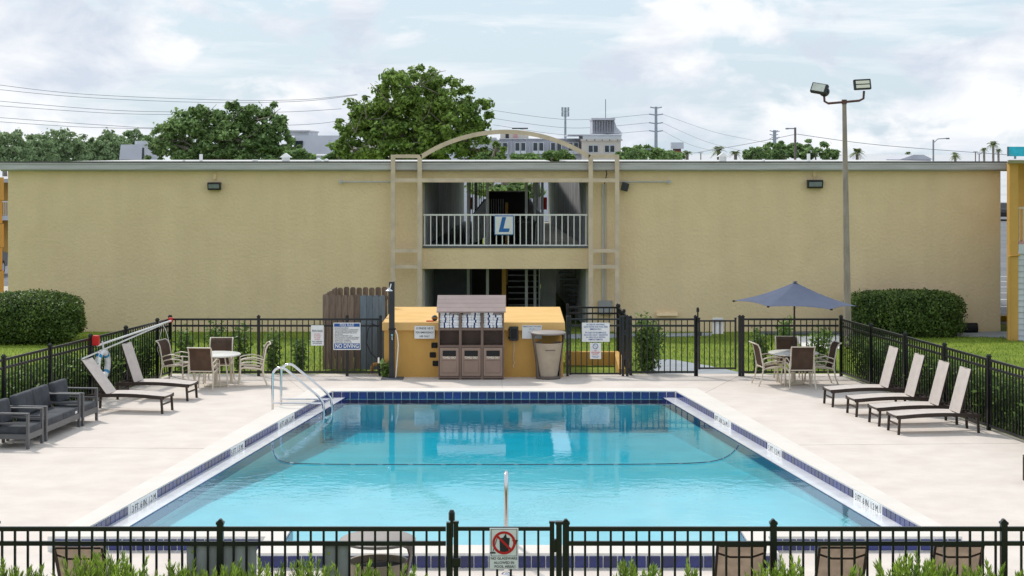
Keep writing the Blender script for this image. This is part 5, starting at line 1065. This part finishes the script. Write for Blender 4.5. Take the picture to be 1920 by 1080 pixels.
tp = MB().add([(t_x(1111), .5, t_z(250)), (t_x(1168), .5, t_z(250)), (t_x(1168), 5, t_z(250)), (t_x(1111), 5, t_z(250)), (t_x(1111), .9, t_z(225)), (t_x(1153), .9, t_z(225)), (t_x(1153), 4.6, t_z(225)), (t_x(1111), 4.6, t_z(225)), (t_x(1111), .8, t_z(238)), (t_x(1157), .8, t_z(238)), (t_x(1157), 4.7, t_z(238)), (t_x(1111), 4.7, t_z(238))],
    [(0, 1, 9, 8), (1, 2, 10, 9), (2, 3, 11, 10), (3, 0, 8, 11), (8, 9, 5, 4), (9, 10, 6, 5), (10, 11, 7, 6), (11, 8, 4, 7), (4, 5, 6, 7), (0, 3, 2, 1)]).build('mansard', 'hotel_roof', c)
for k in range(14): x = t_x(1112.5 + k * 3); MB().box(x - .02, x + .02, .42, .9, t_z(249), t_z(226)).build('seam', 'hotel_roof', tp)
MB().box(t_x(1109.5), t_x(1154), .3, 5.2, t_z(225), t_z(221)).build('mansard_cap', 'hotel_roof', c)
MB().tube([(t_x(1139), 3, t_z(222)), (t_x(1139), 3, t_z(184))], .035, 5).build('mast', 'steel_blue', c)
for px in (1107.5, 1117, 1138, 1148): f_ = MB().box(t_x(px) - .21, t_x(px) + .21, -.04, .05, t_z(286), t_z(271.5)).build('window', 'hotel_white', c); MB().box(t_x(px) - .165, t_x(px) + .165, -.06, -.045, t_z(285), t_z(273)).build('pane', 'glass_dark', f_)
for px in (1100, 1115, 1129, 1143, 1158): MB().box(t_x(px) - .04, t_x(px) + .04, -.17, -.155, t_z(263.5), t_z(261.8)).build('cornice_dot', 'ink', c)
d = 160.; o = hotel('small cream rooftop block showing inside the arch', d, None, 'rooftop_block'); o.location.y = d
MB().box(X(938, d), X(991, d), 0, 6, 0, Z(247, d) - GB).build('wall', 'hotel_cream', o); MB().box(X(948, d), X(954, d), -.05, .02, Z(260, d) - GB, Z(251, d) - GB).build('opening', 'ink', o); MB().box(X(963, d), X(970, d), -.06, .02, Z(262, d) - GB, Z(246, d) - GB).build('panel', 'pink', o)
d = 140.; o = hotel('grey mansard building between the two big trees', d, None, 'mansard_building'); o.location.y = d
MB().box(X(535, d), X(625, d), 0, 8, 0, Z(292, d) - GB).build('wall', 'hotel_white', o); MB().prism([(-.5, Z(289, d) - GB), (8, Z(289, d) - GB), (8, Z(254, d) - GB), (.1, Z(254, d) - GB)], 'x', X(552, d), X(645, d)).build('roof', 'hotel_roof', o)
MB().box(X(536, d), X(578, d), .5, 7, Z(254, d) - GB, Z(244, d) - GB).build('penthouse', 'hotel_white', o); MB().box(X(534, d), X(580, d), .3, 7.2, Z(247, d) - GB, Z(244.5, d) - GB).build('penthouse_cap', 'gutter', o)
MB().box(X(646, d), X(705, d), 1, 9, 0, Z(268, d) - GB).build('annex', 'hotel_cream', o)
for px in (556, 564.5): MB().box(X(px, d) - .16, X(px, d) + .16, -.3, .3, Z(284, d) - GB, Z(264, d) - GB).build('window', 'glass_dark', o)
d = 130.; o = hotel('small grey mansard building left of the broad dark tree', d, None, 'mansard_building'); o.location.y = d
MB().box(X(225, d), X(275, d), 0, 6, 0, Z(299, d) - GB).build('wall', 'hotel_white', o); MB().prism([(-.5, Z(299, d) - GB), (6, Z(299, d) - GB), (6, Z(271, d) - GB), (.1, Z(271, d) - GB)], 'x', X(226, d), X(267, d)).build('roof', 'hotel_roof', o); MB().box(X(250, d), X(272, d), .5, 5, Z(271, d) - GB, Z(264, d) - GB).build('penthouse', 'hotel_white', o); MB().box(X(267.5, d), X(271, d), -.1, .3, Z(299, d) - GB, Z(277, d) - GB).build('window', 'glass_dark', o)
d = 200.; o = hotel('low house roof far right beyond the road', d, None, 'low_house'); o.location.y = d
MB().box(X(1690, d), X(1745, d), 0, 8, 0, Z(298, d) - GB).prism([(X(1685, d), Z(299, d) - GB), (X(1748, d), Z(299, d) - GB), (X(1730, d), Z(290, d) - GB), (X(1712, d), Z(290, d) - GB)], 'y', -.5, 8.5).build('body', 'hotel_roof', o)
d = 220.; o = thing('billboard', 'turquoise billboard at the far right above the wing', 'billboard', (X(1905, d), d, GB)); MB().box(-.9, 2.5, 0, .3, Z(293, d) - GB, Z(275, d) - GB).build('panel', 'billboard', o); MB().box(-1.0, -.9, -.05, .35, Z(293, d) - GB, Z(275, d) - GB).build('edge', 'slate', o); MB().tube([(0, .4, 0), (0, .4, Z(290, d) - GB)], .15, 6).build('post', 'steel_blue', o)
d = 165.; o = thing('rooftop_unit', 'white rooftop unit with orange figure panel below', 'rooftop unit', (X(1270, d), d, GB)); MB().box(X(1258, d) - X(1270, d), X(1282, d) - X(1270, d), 0, 1, Z(279, d) - GB, Z(267, d) - GB).build('unit', 'siding_white', o); MB().box(-.35, .35, .1, .8, 0, Z(279, d) - GB).build('base', 'rust_brown', o); MB().box(-.4, .4, -.05, .08, Z(298, d) - GB, Z(284, d) - GB).build('panel', 'ball_orange', o)
# transmission poles, cell mast, lamps
def pylon(label, px, ptop, d, arms, name='power_pole', r_=.35):
    s = d / FPX; o = thing(name, label, 'pole', (X(px, d), d, GB), 0, 'transmission poles'); MB().tube([(0, 0, 0), (0, 0, Z(ptop, d) - GB)], [r_, r_ * .6], 8).build('pole', 'steel_blue', o)
    for py, w_ in arms: MB().tube([(-w_ * s, 0, Z(py + 1, d) - GB), (0, 0, Z(py + 3, d) - GB), (w_ * s, 0, Z(py + 1, d) - GB)], r_ * .32, 5).build('arm', 'steel_blue', o)
pylon('tall steel transmission pole right of the hotel tower', 1230, 200, 300, ((200, 11), (213, 13), (229, 13), (244, 13)))
pylon('distant short transmission pole left of the wooden lamp pole', 1451, 244, 480, ((244, 8), (251, 8), (259, 8)), r_=.4); pylon('second distant transmission pole beside the short one', 1454, 244, 500, ((245, 8), (256, 8)), r_=.35)
d = 230.; o = thing('cell_mast', 'cell phone mast with antenna panels above the hotel roof', 'mast', (X(1060, d), d, GB)); s = d / FPX; MB().tube([(0, 0, 0), (0, 0, Z(202, d) - GB)], [.2, .12], 8).build('pole', 'steel_blue', o)
for py in (205, 214):
    for q in (-6, -3.5, 0, 3.5, 6): MB().box(q * s - .09, q * s + .09, -.1, .1, Z(py + 4, d) - GB, Z(py - 4, d) - GB).build('antenna', 'siding_white' if q % 2 else 'steel_blue', o)
    MB().box(-6.5 * s, 6.5 * s, -.03, .03, Z(py + 4.5, d) - GB, Z(py + 3.8, d) - GB).build('platform', 'steel_blue', o)
def lamp(label, px, ptop, d, arm, mat_, r_): 
    s = d / FPX; h = Z(ptop, d) - GB; o = thing('street_lamp', label, 'lamp', (X(px, d), d, GB), 0, 'street lamps beyond the motel'); MB().tube([(0, 0, 0), (0, 0, h)], [r_, r_ * .8], 8).build('pole', mat_, o)
    top = Z(ptop, d) - GB; MB().tube([(0, 0, top - 6 * s), (arm * .35 * s, 0, top + 1.5 * s), (arm * s, 0, top + 2.5 * s)] if abs(arm) > 19 and mat_ != 'wood_pole' else [(0, 0, top - 2 * s), (arm * s, 0, top - 2 * s)], r_ * .4, 6).build('arm', 'steel_blue', o); z_ = top + (2.5 * s if mat_ != 'wood_pole' else -2 * s); e_ = arm * s; MB().bbox(min(e_, e_ + 6 * s), max(e_, e_ + 6 * s), -.15, .15, z_ - 1.6 * s, z_ + 1.2 * s, .03).build('head', 'steel_blue', o)
lamp('wooden pole with flat lamp arm right of the distant poles', 1491, 239, 130, -18, 'wood_pole', .10); lamp('curved grey street lamp far right', 1750, 262, 170, 24, 'siding_grey', .10); lamp('short street lamp over the rounded bush', 1193, 282, 130, 22, 'siding_grey', .08)
for px, py, lab in ((1707 - 393, 286, 'thin dark pole between the palms beyond the roof'), (1829, 284, 'thin pole at far right left of the palms'), (1836, 288, 'second thin pole at far right left of the palms')):
    d = 200.; o = thing('utility_pole', lab, 'pole', (X(px, d), d, GB), 0, 'thin utility poles'); MB().tube([(0, 0, 0), (0, 0, Z(py, d) - GB)], .06, 6).build('pole', 'wood_pole', o); MB().box(-.25, .25, -.03, .03, Z(py + 1, d) - GB, Z(py, d) - GB).build('crossarm', 'wood_pole', o)
def wire(label, pts, d0, d1, r_=.03):
    n = len(pts); P3 = []
    for i in range(n - 1):
        for t in np.linspace(0, 1, 9)[:-1]:
            p0, p1, p2, p3 = [Vector(pts[min(max(j, 0), n - 1)]) for j in (i - 1, i, i + 1, i + 2)]; q = .5 * (2 * p1 + (p2 - p0) * t + (2 * p0 - 5 * p1 + 4 * p2 - p3) * t * t + (3 * p1 - p0 - 3 * p2 + p3) * t ** 3); P3.append(q)
    P3.append(Vector(pts[-1])); out = [P(q.x, q.y, d0 + (d1 - d0) * i / (len(P3) - 1)) for i, q in enumerate(P3)]
    o = MB().tube(out, r_, 4).build('power_line', 'wire'); tag(o, label, 'wire', 'power lines')
for k, pts in enumerate(([(-20, 157), (150, 176), (400, 187), (560, 187), (670, 177)], [(-20, 166), (150, 182), (380, 192), (560, 190), (670, 178)], [(-20, 188), (200, 206), (350, 210), (530, 210), (640, 204)], [(-20, 197), (200, 212), (340, 215)], [(-20, 219), (200, 235), (320, 240), (560, 234), (640, 226)], [(-20, 227), (150, 238), (320, 242)])):
    wire(('topmost', 'second', 'third', 'fourth', 'fifth', 'lowest')[k] + ' power line crossing the sky at left', pts, 260, 280, .035)
for k, (a, b) in enumerate((((925, 207), (1219, 214)), ((925, 222), (1218, 230)), ((925, 234), (1218, 245)))): wire(('upper', 'middle', 'lower')[k] + ' power line between the large oak and the tall pole', [a, ((a[0] + b[0]) / 2, (a[1] + b[1]) / 2 + 14), b], 290, 300, .03)
for k, (a, b) in enumerate((((1242, 214), (1440, 268)), ((1242, 230), (1400, 285)), ((1242, 245), (1350, 285)))): wire(('upper', 'middle', 'lower')[k] + ' power line falling right from the tall pole', [a, ((a[0] + b[0]) / 2, (a[1] + b[1]) / 2 + 7), b], 300, 420, .03)
wire('thin cable from the wooden lamp pole down to the left', [(1300, 287), (1400, 270), (1490, 252)], 150, 130, .02); wire('thin cable from the wooden lamp pole to the far right', [(1491, 251), (1650, 272), (1900, 291)], 130, 150, .02)
